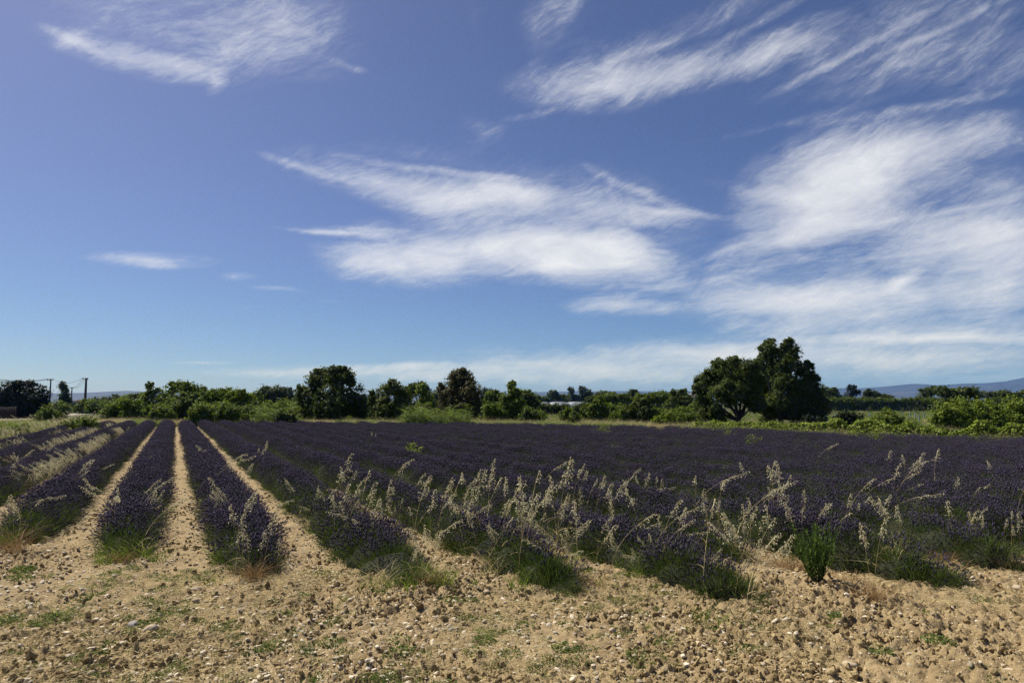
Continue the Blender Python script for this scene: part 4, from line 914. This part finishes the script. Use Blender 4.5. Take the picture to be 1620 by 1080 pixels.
# ------------------------------------------------------------------ wild oats
def oat_variant(h, lean, plume, nsp, seed):
    """one stalk with its own drooping seed head; two meshes that share an origin"""
    t = np.linspace(0, 1, 9); cx = lean * h * t ** 2.2; cz = h * (t - 0.22 * abs(lean) * t ** 3); P = np.c_[cx, rng.normal() * 0.03 * t * h, cz]
    st = MB(); st.tube(P, np.linspace(0.0028, 0.0011, 9), 3, m=0)
    k = 2; q = P[[2, 4]]; st.blades(q, np.c_[rng.normal(size=(k, 2)) * 0.7, np.full(k, 0.9)], rng.uniform(0.15, 0.3, k), 0.008, 0.8, 4, m=0)
    hd = MB(); s0 = 1 - plume / h
    for i in range(nsp):
        u = s0 + (1 - s0) * (i + rng.random()) / nsp; c = np.array([np.interp(u, t, P[:, j]) for j in range(3)])
        a = rng.random() * 2 * PI; reach = plume * 0.26 * (1.15 - (u - s0) / (1 - s0 + 1e-6)) * rng.uniform(0.4, 1.0)
        tip = c + np.array([math.cos(a) * reach + lean * 0.07 + 0.02 * np.sign(lean), math.sin(a) * reach, rng.uniform(-0.01, 0.045)])
        hd.tube([c, (c + tip) / 2 + np.array([0, 0, 0.018]), tip], [0.0009, 0.0008, 0.0006], 3)
        d = np.array([[math.cos(a) * 0.5 + lean * 0.6, math.sin(a) * 0.5, -0.9]]) + rng.normal(size=(1, 3)) * 0.25
        hd.spindles(tip[None], d, rng.uniform(0.026, 0.040), rng.uniform(0.008, 0.013), 3)
        d2 = d + rng.normal(size=(1, 3)) * 0.4; hd.spindles(tip[None], d2, rng.uniform(0.02, 0.03), 0.006, 3)
    return st.mesh('stalk', M['oat']), hd.mesh('seed_head', M['oathead'])
OATS = [oat_variant(1.0, l, p, n, i) for i, (l, p, n) in enumerate([(0.10, .26, 30), (0.25, .34, 40), (0.45, .30, 36), (0.7, .30, 36), (0.15, .18, 18), (0.35, .36, 46), (0.55, .20, 20), (0.05, .42, 40), (0.9, .26, 28), (0.3, .14, 11), (0.5, .40, 48), (0.12, .30, 54)])]
UPR, LEAN, BEND = [0, 4, 7, 0, 9, 11], [0, 1, 1, 2, 5, 9, 11], [1, 2, 3, 5, 6, 8, 10]
def basal(nb, h, m_, w_=0.007, sp=0.5):
    mb = MB(); P = np.c_[rng.normal(size=(nb, 2)) * 0.05, np.zeros(nb)]; mb.blades(P, np.c_[rng.normal(size=(nb, 2)) * sp, np.ones(nb)], h * rng.uniform(0.5, 1.1, nb), w_, 0.45, 4)
    return mb.mesh('leaf_tuft', M[m_])
BASAL = {'straw': [basal(40, 0.4, 'oat') for _ in range(2)], 'rust': [basal(60, 0.45, 'rust') for _ in range(2)], 'green': [basal(46, 0.4, 'grass') for _ in range(2)]}
def oat_clump(label, px, py, h, n, style, ang, tuft='straw', r=0.14):
    """ang: heading the clump leans to, 0 = picture right, 180 = picture left"""
    p = gp(px, py); o = empty('wild_oat_clump', (p.x, p.y, gz(p.x, p.y))); tag(o, label, 'wild oats', 'wild oat clumps among the lavender')
    for i in range(max(2, int(n * 0.86 + 0.5))):
        st, hd = OATS[random.choice(style)]; sc = h * random.uniform(0.45, 1.02)
        s = link('stalk', st, o, (random.gauss(0, r), random.gauss(0, r), 0)); s.scale = (sc, sc, sc)
        s.rotation_euler = (random.gauss(0, 0.13), random.gauss(0, 0.13), R(ang + random.gauss(0, 60))); link('seed_head', hd, s)
    b_ = link('leaf_tuft', random.choice(BASAL[tuft]), o); b_['kind'] = 'stuff'; b_.rotation_euler = (0, 0, random.random() * 6); b_.scale = (1, 1, h * 0.9)
CL = [
    ('pale wild oats leaning right, first clump right of the wide bare furrow', 486, 842, 0.95, 6, LEAN, 150, 'straw'),
    ('tall thin wild oats above the second right row', 528, 838, 1.15, 5, UPR, 20, 'green'),
    ('bright dense wild oats topping the second right row', 560, 872, 1.0, 9, LEAN, 20, 'green'),
    ('low drooping wild oats beside the bright dense ones', 590, 880, 0.75, 7, BEND, 190, 'green'),
    ('loose wild oats over the third row, left side', 618, 850, 1.0, 6, UPR, 0, 'straw'),
    ('short cream oat tuft with rusty stems at the end of the second right row', 672, 938, 0.72, 11, UPR, 10, 'rust'),
    ('slender oat stalks just behind the rusty-stemmed tuft', 645, 905, 0.8, 6, LEAN, 160, 'green'),
    ('wide tuft of wild oats behind the third right row end', 700, 872, 1.1, 8, LEAN, 0, 'straw'),
    ('tallest spire of wild oats left of the middle cluster', 742, 868, 1.25, 6, UPR, 30, 'straw'),
    ('drooping wild oats in the middle of the central cluster', 768, 905, 0.9, 8, BEND, 170, 'straw'),
    ('upright wild oats on the far side of the central cluster', 800, 856, 1.1, 7, UPR, 10, 'green'),
    ('thick creamy wild oats at the heart of the central cluster', 838, 900, 1.1, 12, LEAN, 20, 'rust'),
    ('very tall creamy wild oats at the right of the central cluster', 868, 888, 1.35, 9, UPR, 20, 'straw'),
    ('low seed heads hanging over the third right row end', 880, 925, 0.7, 8, BEND, 200, 'rust'),
    ('arching wild oats to the right of the central cluster', 906, 890, 0.85, 5, BEND, 0, 'green'),
    ('isolated tall plume standing behind the fourth right row', 930, 838, 1.3, 8, UPR, 0, 'straw'),
    ('pair of slanting wild oat plumes by the isolated tall plume', 962, 852, 1.05, 4, BEND, 5, 'green'),
    ('small pale flowering grass clump far right of the tall plume', 1030, 812, 0.75, 9, UPR, 90, 'green'),
    ('single slanting cream plume over the fourth right row', 1012, 890, 1.05, 3, BEND, 0, 'green'),
    ('wild oats bowing right above the fourth row end', 1056, 895, 0.9, 6, BEND, 5, 'green'),
    ('low nodding oats on the face of the fourth row', 1000, 918, 0.65, 6, BEND, 185, 'green'),
    ('feathery upright wild oats right of the bowing ones', 1118, 868, 1.15, 7, UPR, 10, 'rust'),
    ('thick pale plume rising at the end of the fourth right row', 1178, 948, 0.95, 9, LEAN, 60, 'rust'),
    ('spreading seed heads low at the fourth row end', 1140, 950, 0.6, 6, BEND, 20, 'straw'),
    ('upright pale oat stalks between the fourth row and the green leafy shrub', 1195, 900, 0.8, 8, UPR, 60, 'straw'),
    ('tall airy wild oats behind the green leafy shrub', 1236, 862, 1.15, 8, UPR, 20, 'straw'),
    ('oat stalks bending over the green leafy shrub', 1282, 890, 0.85, 4, BEND, 10, 'green'),
    ('thin wild oats right of the green leafy shrub', 1332, 868, 0.8, 4, UPR, 30, 'green'),
    ('wispy tall oats at the sixth row end', 1418, 888, 0.95, 5, LEAN, 150, 'straw'),
    ('single bare oat stalk in the open soil', 1378, 962, 0.85, 2, UPR, 0, 'rust'),
    ('lone thin plume far back at the right', 1520, 828, 0.75, 3, LEAN, 10, 'green'),
    ('cream oat heads on a straw stalk near the right edge', 1540, 878, 0.85, 6, LEAN, 30, 'straw'),
    ('wild oats at the extreme right edge of the picture', 1602, 882, 0.8, 6, UPR, 10, 'green'),
    ('oat tuft with rusty stems at the end of the first right row', 402, 928, 0.85, 8, UPR, 60, 'rust'),
    ('white drooping oat heads on the first right row', 352, 846, 0.95, 8, BEND, 190, 'straw'),
    ('small oat heads farther up the first right row', 330, 740, 0.85, 6, LEAN, 180, 'straw'),
    ('upright sparse oats far up the second right row', 415, 752, 0.95, 4, UPR, 0, 'straw'),
    ('dark-stemmed oats spreading from the first left row', 222, 850, 0.8, 9, BEND, 10, 'straw'),
    ('big pale oats leaning left over the left furrow', 176, 838, 0.9, 10, BEND, 175, 'straw'),
    ('low pale oats on the soil left of the first left row', 118, 870, 0.55, 5, BEND, 170, 'straw'),
    ('rust-stemmed oats cut by the left edge of the picture', 12, 872, 1.1, 12, LEAN, 170, 'rust'),
    ('pale oats in the left furrow, halfway up the row', 236, 752, 0.75, 8, BEND, 170, 'straw'),
    ('oat heads beside the first left row, halfway up', 244, 775, 0.75, 6, BEND, 200, 'straw'),
    ('tiny plume far out in the lavender left of centre', 520, 700, 0.85, 2, LEAN, 180, 'green'),
    ('tiny plume far out in the lavender right of that one', 598, 706, 0.9, 2, UPR, 0, 'green'),
]
for c_ in CL: oat_clump(*c_)
# grass run wild between the rows at the left, too dense to count
oat_join = []
for i in range(len(OATS)):
    st, hd = OATS[i]; me = bpy.data.meshes.new('oat_plant'); 
    import bmesh
    bm = bmesh.new(); bm.from_mesh(st); n0 = len(bm.faces); bm.from_mesh(hd); bm.faces.ensure_lookup_table()
    for f in bm.faces[n0:]: f.material_index = 1
    bm.to_mesh(me); bm.free(); me.materials.append(M['oat']); me.materials.append(M['oathead']); oat_join.append(me)
def grass_tuft(n, h, m_, w_=0.008, sp=0.35, r=0.07):
    mb = MB(); P = np.c_[rng.normal(size=(n, 2)) * r, np.zeros(n)]; mb.blades(P, np.c_[rng.normal(size=(n, 2)) * sp, np.ones(n)], h * rng.uniform(0.5, 1.1, n), w_, 0.5, 3); return mb.mesh('grass_tuft', M[m_])
gt = [grass_tuft(26, 0.5, 'drygrass') for _ in range(2)] + [grass_tuft(26, 0.4, 'grass') for _ in range(2)]
grass_ng = scatter_group('grass_scatter', hidden_collection('grass_tuft', oat_join + gt))   # 0..11 oats, 12-13 dry, 14-15 green
def grass_patch(name, label, P, w_, h, lean=R(180)):
    """w_: shares of oats / dry tufts / green tufts"""
    n = len(P); r = rng.random(n); w_ = np.cumsum(np.array(w_) / sum(w_))
    idx = np.where(r < w_[0], rng.choice([1, 2, 3, 5, 6, 8], n), np.where(r < w_[1], rng.integers(12, 14, n), rng.integers(14, 16, n)))
    rot = np.c_[rng.normal(size=n) * 0.08, rng.normal(size=n) * 0.08, lean + rng.normal(size=n) * 0.7]
    o = scatter(name, grass_ng, P, rot, h * rng.uniform(0.65, 1.2, n), idx); tag(o, label, 'grass', kind='stuff')
def strip(o_, ta, tb, width, n):
    t = rng.uniform(ta, tb, n); o = o_ + rng.normal(size=n) * width; x = ndir.x * o + rdir.x * t; y = ndir.y * o + rdir.y * t
    k = vnoise(t * 0.55, o * 0.3 + o_, 71) > 0.42; x, y = x[k], y[k]
    return np.c_[x, y, ground_z(x, y)]
def through_rows(n, ymax, seed, thr):
    k = rng.integers(0, min(18, len(ROWS)), n * 3); t = ROW_T0[k] + rng.random(n * 3) ** 1.7 * ymax; o = ROW_OFF[k] + rng.normal(size=n * 3) * 0.26
    x, y = ndir.x * o + rdir.x * t, ndir.y * o + rdir.y * t; m = (fbm(x * 0.8, y * 0.8, 2, seed) > thr) & (np.abs(x) < 0.85 * y)
    x, y = x[m][:n], y[m][:n]; return np.c_[x, y, ground_z(x, y)]
grass_patch('wild_grass', 'mixed green and straw grasses growing through the front of the lavender rows', through_rows(420, 5.5, 87, 0.49), (0.05, .17, .78), 0.9, 0.3)
grass_patch('stray_oats', 'fine stray wild oat stalks scattered through the lavender', through_rows(70, 9.0, 88, 0.48), (0.9, .1, 0), 0.9, 0.3)
def gap(k): return (slopes[k] + slopes[k + 1]) / 2 * SL
def tpx(k, py): s = (slopes[k] + slopes[k + 1]) / 2; return rdir.dot(gp(276.5 + s * (py - 637), py).xy)
grass_patch('dry_grass', 'silvery wild oat grass filling the second furrow left of the first rows', strip(gap(2), tpx(2, 800), tpx(2, 690), 0.10, 760), (0.8, .18, .02), 0.62)
grass_patch('dry_grass', 'silvery dry grass in the third furrow at the left', strip(gap(1), tpx(1, 790), tpx(1, 680), 0.10, 720), (0.76, .22, .02), 0.60)
grass_patch('dry_grass', 'dry grass in the outermost furrow at the left', strip(gap(0), tpx(0, 780), tpx(0, 676), 0.11, 640), (0.68, .28, .04), 0.58)
grass_patch('dry_grass', 'pale dry grass bordering the outermost left row', strip(gap(0) - 1.9, tpx(0, 760), tpx(0, 665) + 6, 0.6, 1900), (0.5, .47, .03), 0.85)
pv = strip(gap(0) - 3.8, tpx(0, 740) - 3, tpx(0, 664), 1.2, 2400)
grass_patch('verge_grass', 'green and straw verge grass between the lane and the rows', pv, (0.05, .2, .75), 1.15)
# margin along the far edge
def margin(n, depth):
    F = np.array([[p.x, p.y] for p in FAR]); seg = np.linalg.norm(np.diff(F, axis=0), axis=1); cum = np.r_[0, np.cumsum(seg)]
    s = rng.random(n) * cum[-1]; x = np.interp(s, cum, F[:, 0]); y = np.interp(s, cum, F[:, 1]); d = 0.4 + rng.random(n) * depth; q = np.hypot(x, y)
    x, y = x * (1 + d / q), y * (1 + d / q); return np.c_[x, y, np.zeros(n)], s
pm, sm_ = margin(19000, 8.0); dry = vnoise(sm_ * 0.35, sm_ * 0, 81) - 0.018 * np.clip(pm[:, 0] + 6, 0, 14) + 0.10 * (pm[:, 0] < -12)
grass_patch('margin_grass', 'straw coloured grass along the far margin of the lavender', pm[dry > 0.52], (0.0, .6, .4), 1.9)
grass_patch('margin_weeds', 'green weeds along the far margin of the lavender', pm[dry <= 0.5], (0.0, .15, .85), 2.3)

def area(n, x0, x1, y0, y1):
    Y = rng.uniform(y0, y1, n); X = rng.uniform(x0, x1, n) * Y; k = in_field(X, Y) < 0.02; return np.c_[X[k], Y[k], np.zeros(k.sum())]
grass_patch('meadow_grass', 'weedy grass between the oaks and the long windbreak', area(6500, 0.20, 0.85, 34, 160), (0.0, .12, .88), 1.6)
grass_patch('rough_grass', 'rough grass beyond the far margin under the trees', area(6000, -0.60, 0.30, 46, 120), (0.0, .12, .88), 1.8)
# ------------------------------------------------------------------ weeds
def weed_mesh(n, r, h, m_, lw=0.011, ll=0.028, up=0.6):
    mb = MB(); a = rng.random(n) * 2 * PI; rr = np.sqrt(rng.random(n)) * r
    P = np.c_[np.cos(a) * rr, np.sin(a) * rr, rng.random(n) ** 1.5 * h * (1 - rr / r * 0.5) + 0.008]
    mb.leaves(P, rng.normal(size=(n, 3)) * 0.6 + np.array([0, 0, up]), ll * rng.uniform(0.6, 1.4, n), lw * rng.uniform(0.6, 1.3, n)); return mb.mesh('weed_leaf', M[m_])
weeds = [weed_mesh(110, 0.12, 0.04, 'weed') for _ in range(3)] + [grass_tuft(18, 0.13, 'grass', 0.005, 0.7, 0.03), grass_tuft(14, 0.16, 'drygrass', 0.004, 0.9, 0.04)]
weed_ng = scatter_group('weed_scatter', hidden_collection('weed_leaf', weeds))
def headland(n, seed, thr, scale=0.9, ymax=None, xw=None):
    X = rng.uniform(-7.4, 7.4, n * 4); Y = rng.uniform(4.2, 8.6, n * 4); keep = fbm(X * scale, Y * scale, 2, seed) > thr
    keep &= np.abs(X) < Y * 0.8 + 0.3
    if xw is not None: keep &= rng.random(len(X)) < xw(X, Y)
    keep &= ~under_row(X, Y)
    X, Y = X[keep][:n], Y[keep][:n]; return np.c_[X, Y, ground_z(X, Y)]
pw = headland(520, 91, 0.50, xw=lambda X, Y: np.clip(0.75 - X * 0.11, 0.22, 1)); n = len(pw)
o = scatter('ground_weeds', weed_ng, pw, np.c_[np.zeros((n, 2)), rng.random(n) * 6.28], rng.uniform(0.35, 1.05, n), rng.choice([0, 1, 2, 3, 4], n, p=[.26, .24, .2, .18, .12])); tag(o, 'small green weeds creeping over the stony headland', 'weeds', kind='stuff')
def weed_plant(label, px, py, r, h, kind):
    p = gp(px, py); o = empty('weed_plant', (p.x, p.y, gz(p.x, p.y) - 0.005)); tag(o, label, 'weed', 'single weeds on the bare soil')
    if kind == 'leafy': link('leaf_patch', weed_mesh(int(420 * (r / 0.15) ** 2), r, h, 'weed'), o)
    else:
        g = link('grass_leaf', grass_tuft(50, h, 'grass', 0.006, 0.75, r * 0.35), o); d = link('dry_leaf', grass_tuft(24, h * 1.1, 'drygrass', 0.005, 0.95, r * 0.4), o); 
for a_ in [('tall dry weed stalk standing in a green patch at the lower left', 98, 985, 0.16, 0.30, 'grass'), ('green leafy mat around the tall dry weed at lower left', 85, 990, 0.22, 0.06, 'leafy'),
           ('grass tuft with straw blades at the bottom, left of centre', 455, 1010, 0.22, 0.17, 'grass'), ('green leafy patch below the first right row end', 345, 965, 0.13, 0.05, 'leafy'),
           ('low weed between the two left furrow ends', 205, 912, 0.12, 0.08, 'leafy'), ('spreading weed mat near the grey stone', 240, 990, 0.15, 0.05, 'leafy'),
           ('dark leafy weed at the bottom edge, left of centre', 282, 1060, 0.12, 0.06, 'leafy'), ('yellow green weed rosette by the white stone in the lower middle', 893, 1035, 0.12, 0.07, 'leafy'),
           ('thin grass tuft with dead blades in the lower middle', 770, 1012, 0.16, 0.18, 'grass'), ('grass tuft by the pale stone right of the lower middle', 1050, 1022, 0.14, 0.16, 'grass'),
           ('upright dark weed at the lower right', 1395, 1045, 0.10, 0.12, 'leafy'), ('flat green weed at the right between soil ridges', 1485, 1030, 0.13, 0.05, 'leafy'),
           ('grassy weed at the left edge beside the furrow', 15, 990, 0.14, 0.07, 'leafy'), ('bright green weed just below the third row end', 1005, 955, 0.08, 0.04, 'leafy'),
           ('green sprig in the open soil below the green leafy shrub', 1325, 990, 0.10, 0.05, 'leafy'), ('green weeds at the left edge below the oats', 35, 910, 0.16, 0.07, 'leafy')]: weed_plant(*a_)
def field_weed(label, px, py, r, h, n):
    p = gp(px, py); o = empty('field_weed', (p.x, p.y, 0)); tag(o, label, 'weed', 'weeds standing out of the lavender'); mb = MB()
    P = np.c_[rng.normal(size=(n, 2)) * r * 0.5, rng.uniform(0.35, 1, n) * h]; mb.leaves(P, rng.normal(size=(n, 3)) + np.array([0, 0, 0.6]), 0.09, 0.045); link('foliage', mb.mesh('foliage', M['yellowweed']), o)
    tb = MB()
    for _ in range(5): tb.tube(limb_pts((0, 0, 0), (rng.normal() * r * 0.5, rng.normal() * r * 0.5, h * 0.9), 0.05, 4), np.linspace(0.008, 0.003, 4), 4)
    link('stem', tb.mesh('stem', M['grass']), o)
for a_ in [('yellow green weed in the lavender left of centre', 650, 742, 0.25, 0.85, 120), ('lime weed at the far edge below the bushy dark tree', 552, 675, 0.3, 1.0, 120), ('lime weed far back right of centre', 955, 697, 0.4, 0.95, 150),
           ('yellowish weed in front of the left oak trunk', 1134, 693, 0.4, 0.95, 140), ('tall weed in front of the right oak trunk', 1154, 700, 0.35, 1.0, 140), ('lime weed pair in front of the tall oak', 1208, 693, 0.5, 0.95, 160),
           ('bright weed alone in the lavender before the stony plot', 1387, 708, 0.4, 1.05, 170), ('faint weed left of the bright lone weed', 1352, 706, 0.3, 0.9, 70), ('lime weed below the tall oak weeds', 1190, 720, 0.3, 0.85, 80)]: field_weed(*a_)
def leafy_shrub():
    p = gp(1293, 934); o = empty('leafy_shrub', (p.x, p.y, gz(p.x, p.y))); tag(o, 'upright glossy green leafy shrub at the front edge of the field', 'shrub'); tb, lb = MB(), MB()
    for i in range(34):
        a = rng.random() * 2 * PI; sp = rng.random() * 0.26; h = rng.uniform(0.30, 0.66); P = limb_pts((math.cos(a) * 0.05, math.sin(a) * 0.05, 0), (math.cos(a) * sp, math.sin(a) * sp, h), 0.05, 5); tb.tube(P, np.linspace(0.005, 0.002, 5), 4)
        k = 60; t = rng.uniform(0.1, 1, k); Q = np.stack([np.interp(t, np.linspace(0, 1, 5), P[:, j]) for j in range(3)], 1); an = rng.random(k) * 2 * PI; D = np.c_[np.cos(an), np.sin(an), np.full(k, 0.45)]
        lb.leaves(Q + D * 0.018, np.c_[np.cos(an), np.sin(an), np.full(k, -0.4)] * -1, 0.036 * rng.uniform(0.6, 1.3, k), 0.015, along=D)
    link('stem', tb.mesh('stem', M['lav_stem']), o); link('foliage', lb.mesh('foliage', M['glossy']), o)
M['glossy'] = mat('glossy_leaf', (0.045, 0.082, 0.018), 0.5, 0.6, 0.3, alt=(0.078, 0.125, 0.03))
leafy_shrub()
def rust_tuft(label, px, py, h, n, w_=0.12, m_='rust'):
    p = gp(px, py); o = empty('dead_grass_tuft', (p.x, p.y, gz(p.x, p.y))); tag(o, label, 'dry grass', 'tufts of dead rusty grass'); mb = MB(); P = np.c_[rng.normal(size=(n, 2)) * w_, np.zeros(n)]
    mb.blades(P, np.c_[rng.normal(size=(n, 2)) * 0.45, np.ones(n)], h * rng.uniform(0.4, 1.1, n), 0.005, 0.5, 4); link('blade_tuft', mb.mesh('blade_tuft', M[m_]), o)
for a_ in [('rusty dead grass left of the green leafy shrub', 1252, 908, 0.3, 260), ('reddish dead twigs right of the green leafy shrub', 1345, 930, 0.22, 140), ('rusty grass fan at the second right row end', 675, 942, 0.28, 130, 0.06),
           ('rusty upright grass at the first right row end', 400, 932, 0.36, 150, 0.05), ('brown grass at the first left row end', 195, 900, 0.3, 110, 0.08), ('tan dead grass around the lone oat stalk', 1385, 958, 0.2, 120, 0.14),
           ('brown dead stems at the right edge row end', 1555, 940, 0.2, 130, 0.12), ('tan dead grass at the extreme right', 1600, 905, 0.3, 130, 0.12), ('brown stems at the base of the left edge oats', 20, 885, 0.5, 150, 0.1),
           ('dead brown sprigs on the seventh row end', 1490, 900, 0.25, 120, 0.12), ('brown dead stalks at the third right row end', 925, 935, 0.22, 160, 0.10)]: rust_tuft(*a_)

# ------------------------------------------------------------------ stones, pebbles, clods, straw
def rock(sub, sx_, sy_, sz_, rough, seed):
    bm = bmesh.new(); bmesh.ops.create_icosphere(bm, subdivisions=sub, radius=1.0); r2 = np.random.default_rng(seed); off = r2.normal(size=3) * 10
    for v in bm.verts:
        n_ = v.co.normalized(); d = 1 + rough * (float(fbm(np.array([n_.x * 1.6 + off[0] + n_.z]), np.array([n_.y * 1.6 + off[1] - n_.z * 0.7]), 3, seed)[0]) - 0.5) * 2
        v.co = Vector((n_.x * d * sx_, n_.y * d * sy_, n_.z * d * sz_))
    me = bpy.data.meshes.new('stone'); bm.to_mesh(me); bm.free()
    if sub > 2: me.polygons.foreach_set('use_smooth', np.ones(len(me.polygons), bool))
    return me
peb = []
for i in range(8):
    me = rock(1 if i > 2 else 2, 1, rng.uniform(0.6, 0.9), rng.uniform(0.35, 0.6), 0.35, 100 + i); me.materials.append(M['pebble']); peb.append(me)
clo = []
for i in range(6):
    me = rock(2 if i < 2 else 1, 1, rng.uniform(0.65, 1), rng.uniform(0.5, 0.8), 0.75, 200 + i); me.materials.append(M['clod']); clo.append(me)
peb_ng = scatter_group('pebble_scatter', hidden_collection('pebble', peb)); clo_ng = scatter_group('clod_scatter', hidden_collection('clod', clo))
def ground_pts(n, xw=None):
    """points over the visible bare soil, thinned with distance"""
    Y = 4.2 * (26 / 4.2) ** rng.random(n * 5); X = rng.uniform(-1, 1, n * 5) * (Y * 0.79 + 0.3)
    k = ~under_row(X, Y); k &= in_field(X, Y) > 0.5
    if xw is not None: k &= rng.random(len(X)) < xw(X, Y)
    X, Y = X[k][:n], Y[k][:n]; return np.c_[X, Y, ground_z(X, Y)]
def sizes(n, lo, hi, p): return lo * (hi / lo) ** (rng.random(n) ** p)
P = ground_pts(56000, lambda X, Y: np.clip(0.6 - X * 0.10 + (fbm(X * 0.7, Y * 0.9, 3, 301) - 0.5) * 2.4, 0.12, 1)); n = len(P); s_ = sizes(n, 0.0028, 0.034, 3.4); P[:, 2] += s_ * 0.12
tag(scatter('pebbles', peb_ng, P, np.c_[rng.normal(size=(n, 2)) * 0.25, rng.random(n) * 6.28], s_, rng.integers(0, 8, n)), 'pale limestone pebbles strewn over the bare soil', 'pebbles', kind='stuff')
P = ground_pts(70000, lambda X, Y: np.clip(0.5 + X * 0.06 + (fbm(X * 0.6, Y * 0.8, 3, 331) - 0.5) * 3.2, 0.10, 1)); n = len(P); s_ = sizes(n, 0.0042, 0.042, 3.3); P[:, 2] += s_ * 0.15
tag(scatter('soil_clods', clo_ng, P, np.c_[rng.random((n, 3)) * 6.28], s_, rng.integers(0, 6, n)), 'crumbly clods of dry brown soil', 'soil', kind='stuff')
def stone(label, px, py, wpx, mt, flat=0.55, el_=0.75, rz=None):
    p = gp(px, py); r = wpx / FPX * p.length / 2; me = rock(3, r, r * el_, r * flat, 0.28, int(px * 7 + py)); me.materials.append(M[mt])
    o = link('stone', me, None, (p.x, p.y, gz(p.x, p.y) + r * flat * 0.45)); o.rotation_euler = (0.05, 0.05, random.random() * 6 if rz is None else rz); tag(o, label, 'stone', 'single stones on the bare soil')
for a_ in [('dark brown rounded stone on the soil at the lower right', 1309, 1032, 17, 'darkstone', 0.8, 0.9), ('pale pointed stone at the bottom right of the dark stone', 1345, 1064, 20, 'stone', 0.45, 0.6), ('grey stone left of centre on the lower left headland', 210, 996, 17, 'greystone', 0.6),
           ('tan stone below the grey one at the lower left', 238, 1007, 19, 'stone', 0.6), ('pale oval stone before the first right row end', 311, 938, 17, 'stone', 0.5, 0.7, 0.2), ('small round stone right of the pale oval stone', 333, 932, 9, 'stone', 0.7),
           ('white stone lying under the pale oval stone', 310, 958, 11, 'stone', 0.6), ('rounded tan stone at the lower left among weeds', 59, 1005, 13, 'stone', 0.65), ('dark pointed stone at the bottom edge, left', 128, 1075, 18, 'darkstone', 0.7),
           ('rounded stone near the bottom edge below the tan stone', 348, 1004, 12, 'stone', 0.7), ('small grey stone left edge among gravel', 22, 987, 11, 'greystone', 0.7), ('stone pair member by the rusty grass, grey', 405, 942, 10, 'greystone', 0.7), ('stone pair member by the rusty grass, pale', 408, 950, 9, 'stone', 0.7),
           ('pale stone in the soil left of the third row end', 763, 934, 11, 'stone', 0.5), ('white stone beneath the third right row', 770, 948, 12, 'stone', 0.5), ('small round stone in the lower centre', 714, 1005, 11, 'greystone', 0.7), ('large pale stone at lower centre right', 979, 1034, 15, 'stone', 0.5),
           ('round white stone left of the large pale one', 892, 1024, 11, 'stone', 0.7), ('rounded stone above the large pale one', 969, 1012, 11, 'stone', 0.7), ('pale stone half buried by the fourth row end', 1006, 940, 12, 'stone', 0.5), ('white flat stone at the lower right edge', 1598, 1068, 20, 'stone', 0.35),
           ('small white stone left of the dark brown stone', 1196, 1036, 9, 'stone', 0.7), ('small pale stone below the fourth row weeds', 1188, 1045, 8, 'stone', 0.7), ('pale stone at the bottom near the right of centre', 1207, 1058, 11, 'stone', 0.6), ('white stone on the right edge near the row end', 1610, 936, 11, 'stone', 0.6),
           ('flat grey stone at the bottom left', 205, 1069, 16, 'stone', 0.35), ('flat pale stone low at the left of the bottom', 60, 1058, 12, 'stone', 0.4)]: stone(*a_)
stw = []
for i in range(4):
    mb = MB(); k = 9; P = np.c_[rng.normal(size=(k, 2)) * 0.10, rng.uniform(0.006, 0.03, k)]; an = rng.random(k) * 2 * PI; mb.blades(P, np.c_[np.cos(an), np.sin(an), rng.normal(size=k) * 0.12], rng.uniform(0.05, 0.22, k), 0.0035, 0.05, 2); stw.append(mb.mesh('straw', M['drygrass']))
stw_ng = scatter_group('straw_scatter', hidden_collection('straw', stw))
P = headland(4500, 401, 0.43, 0.55); n = len(P)
tag(scatter('straw_litter', stw_ng, P, np.c_[np.zeros((n, 2)), rng.random(n) * 6.28], rng.uniform(0.5, 1.1, n), rng.integers(0, 4, n)), 'broken straw lying on the headland soil', 'straw', kind='stuff')
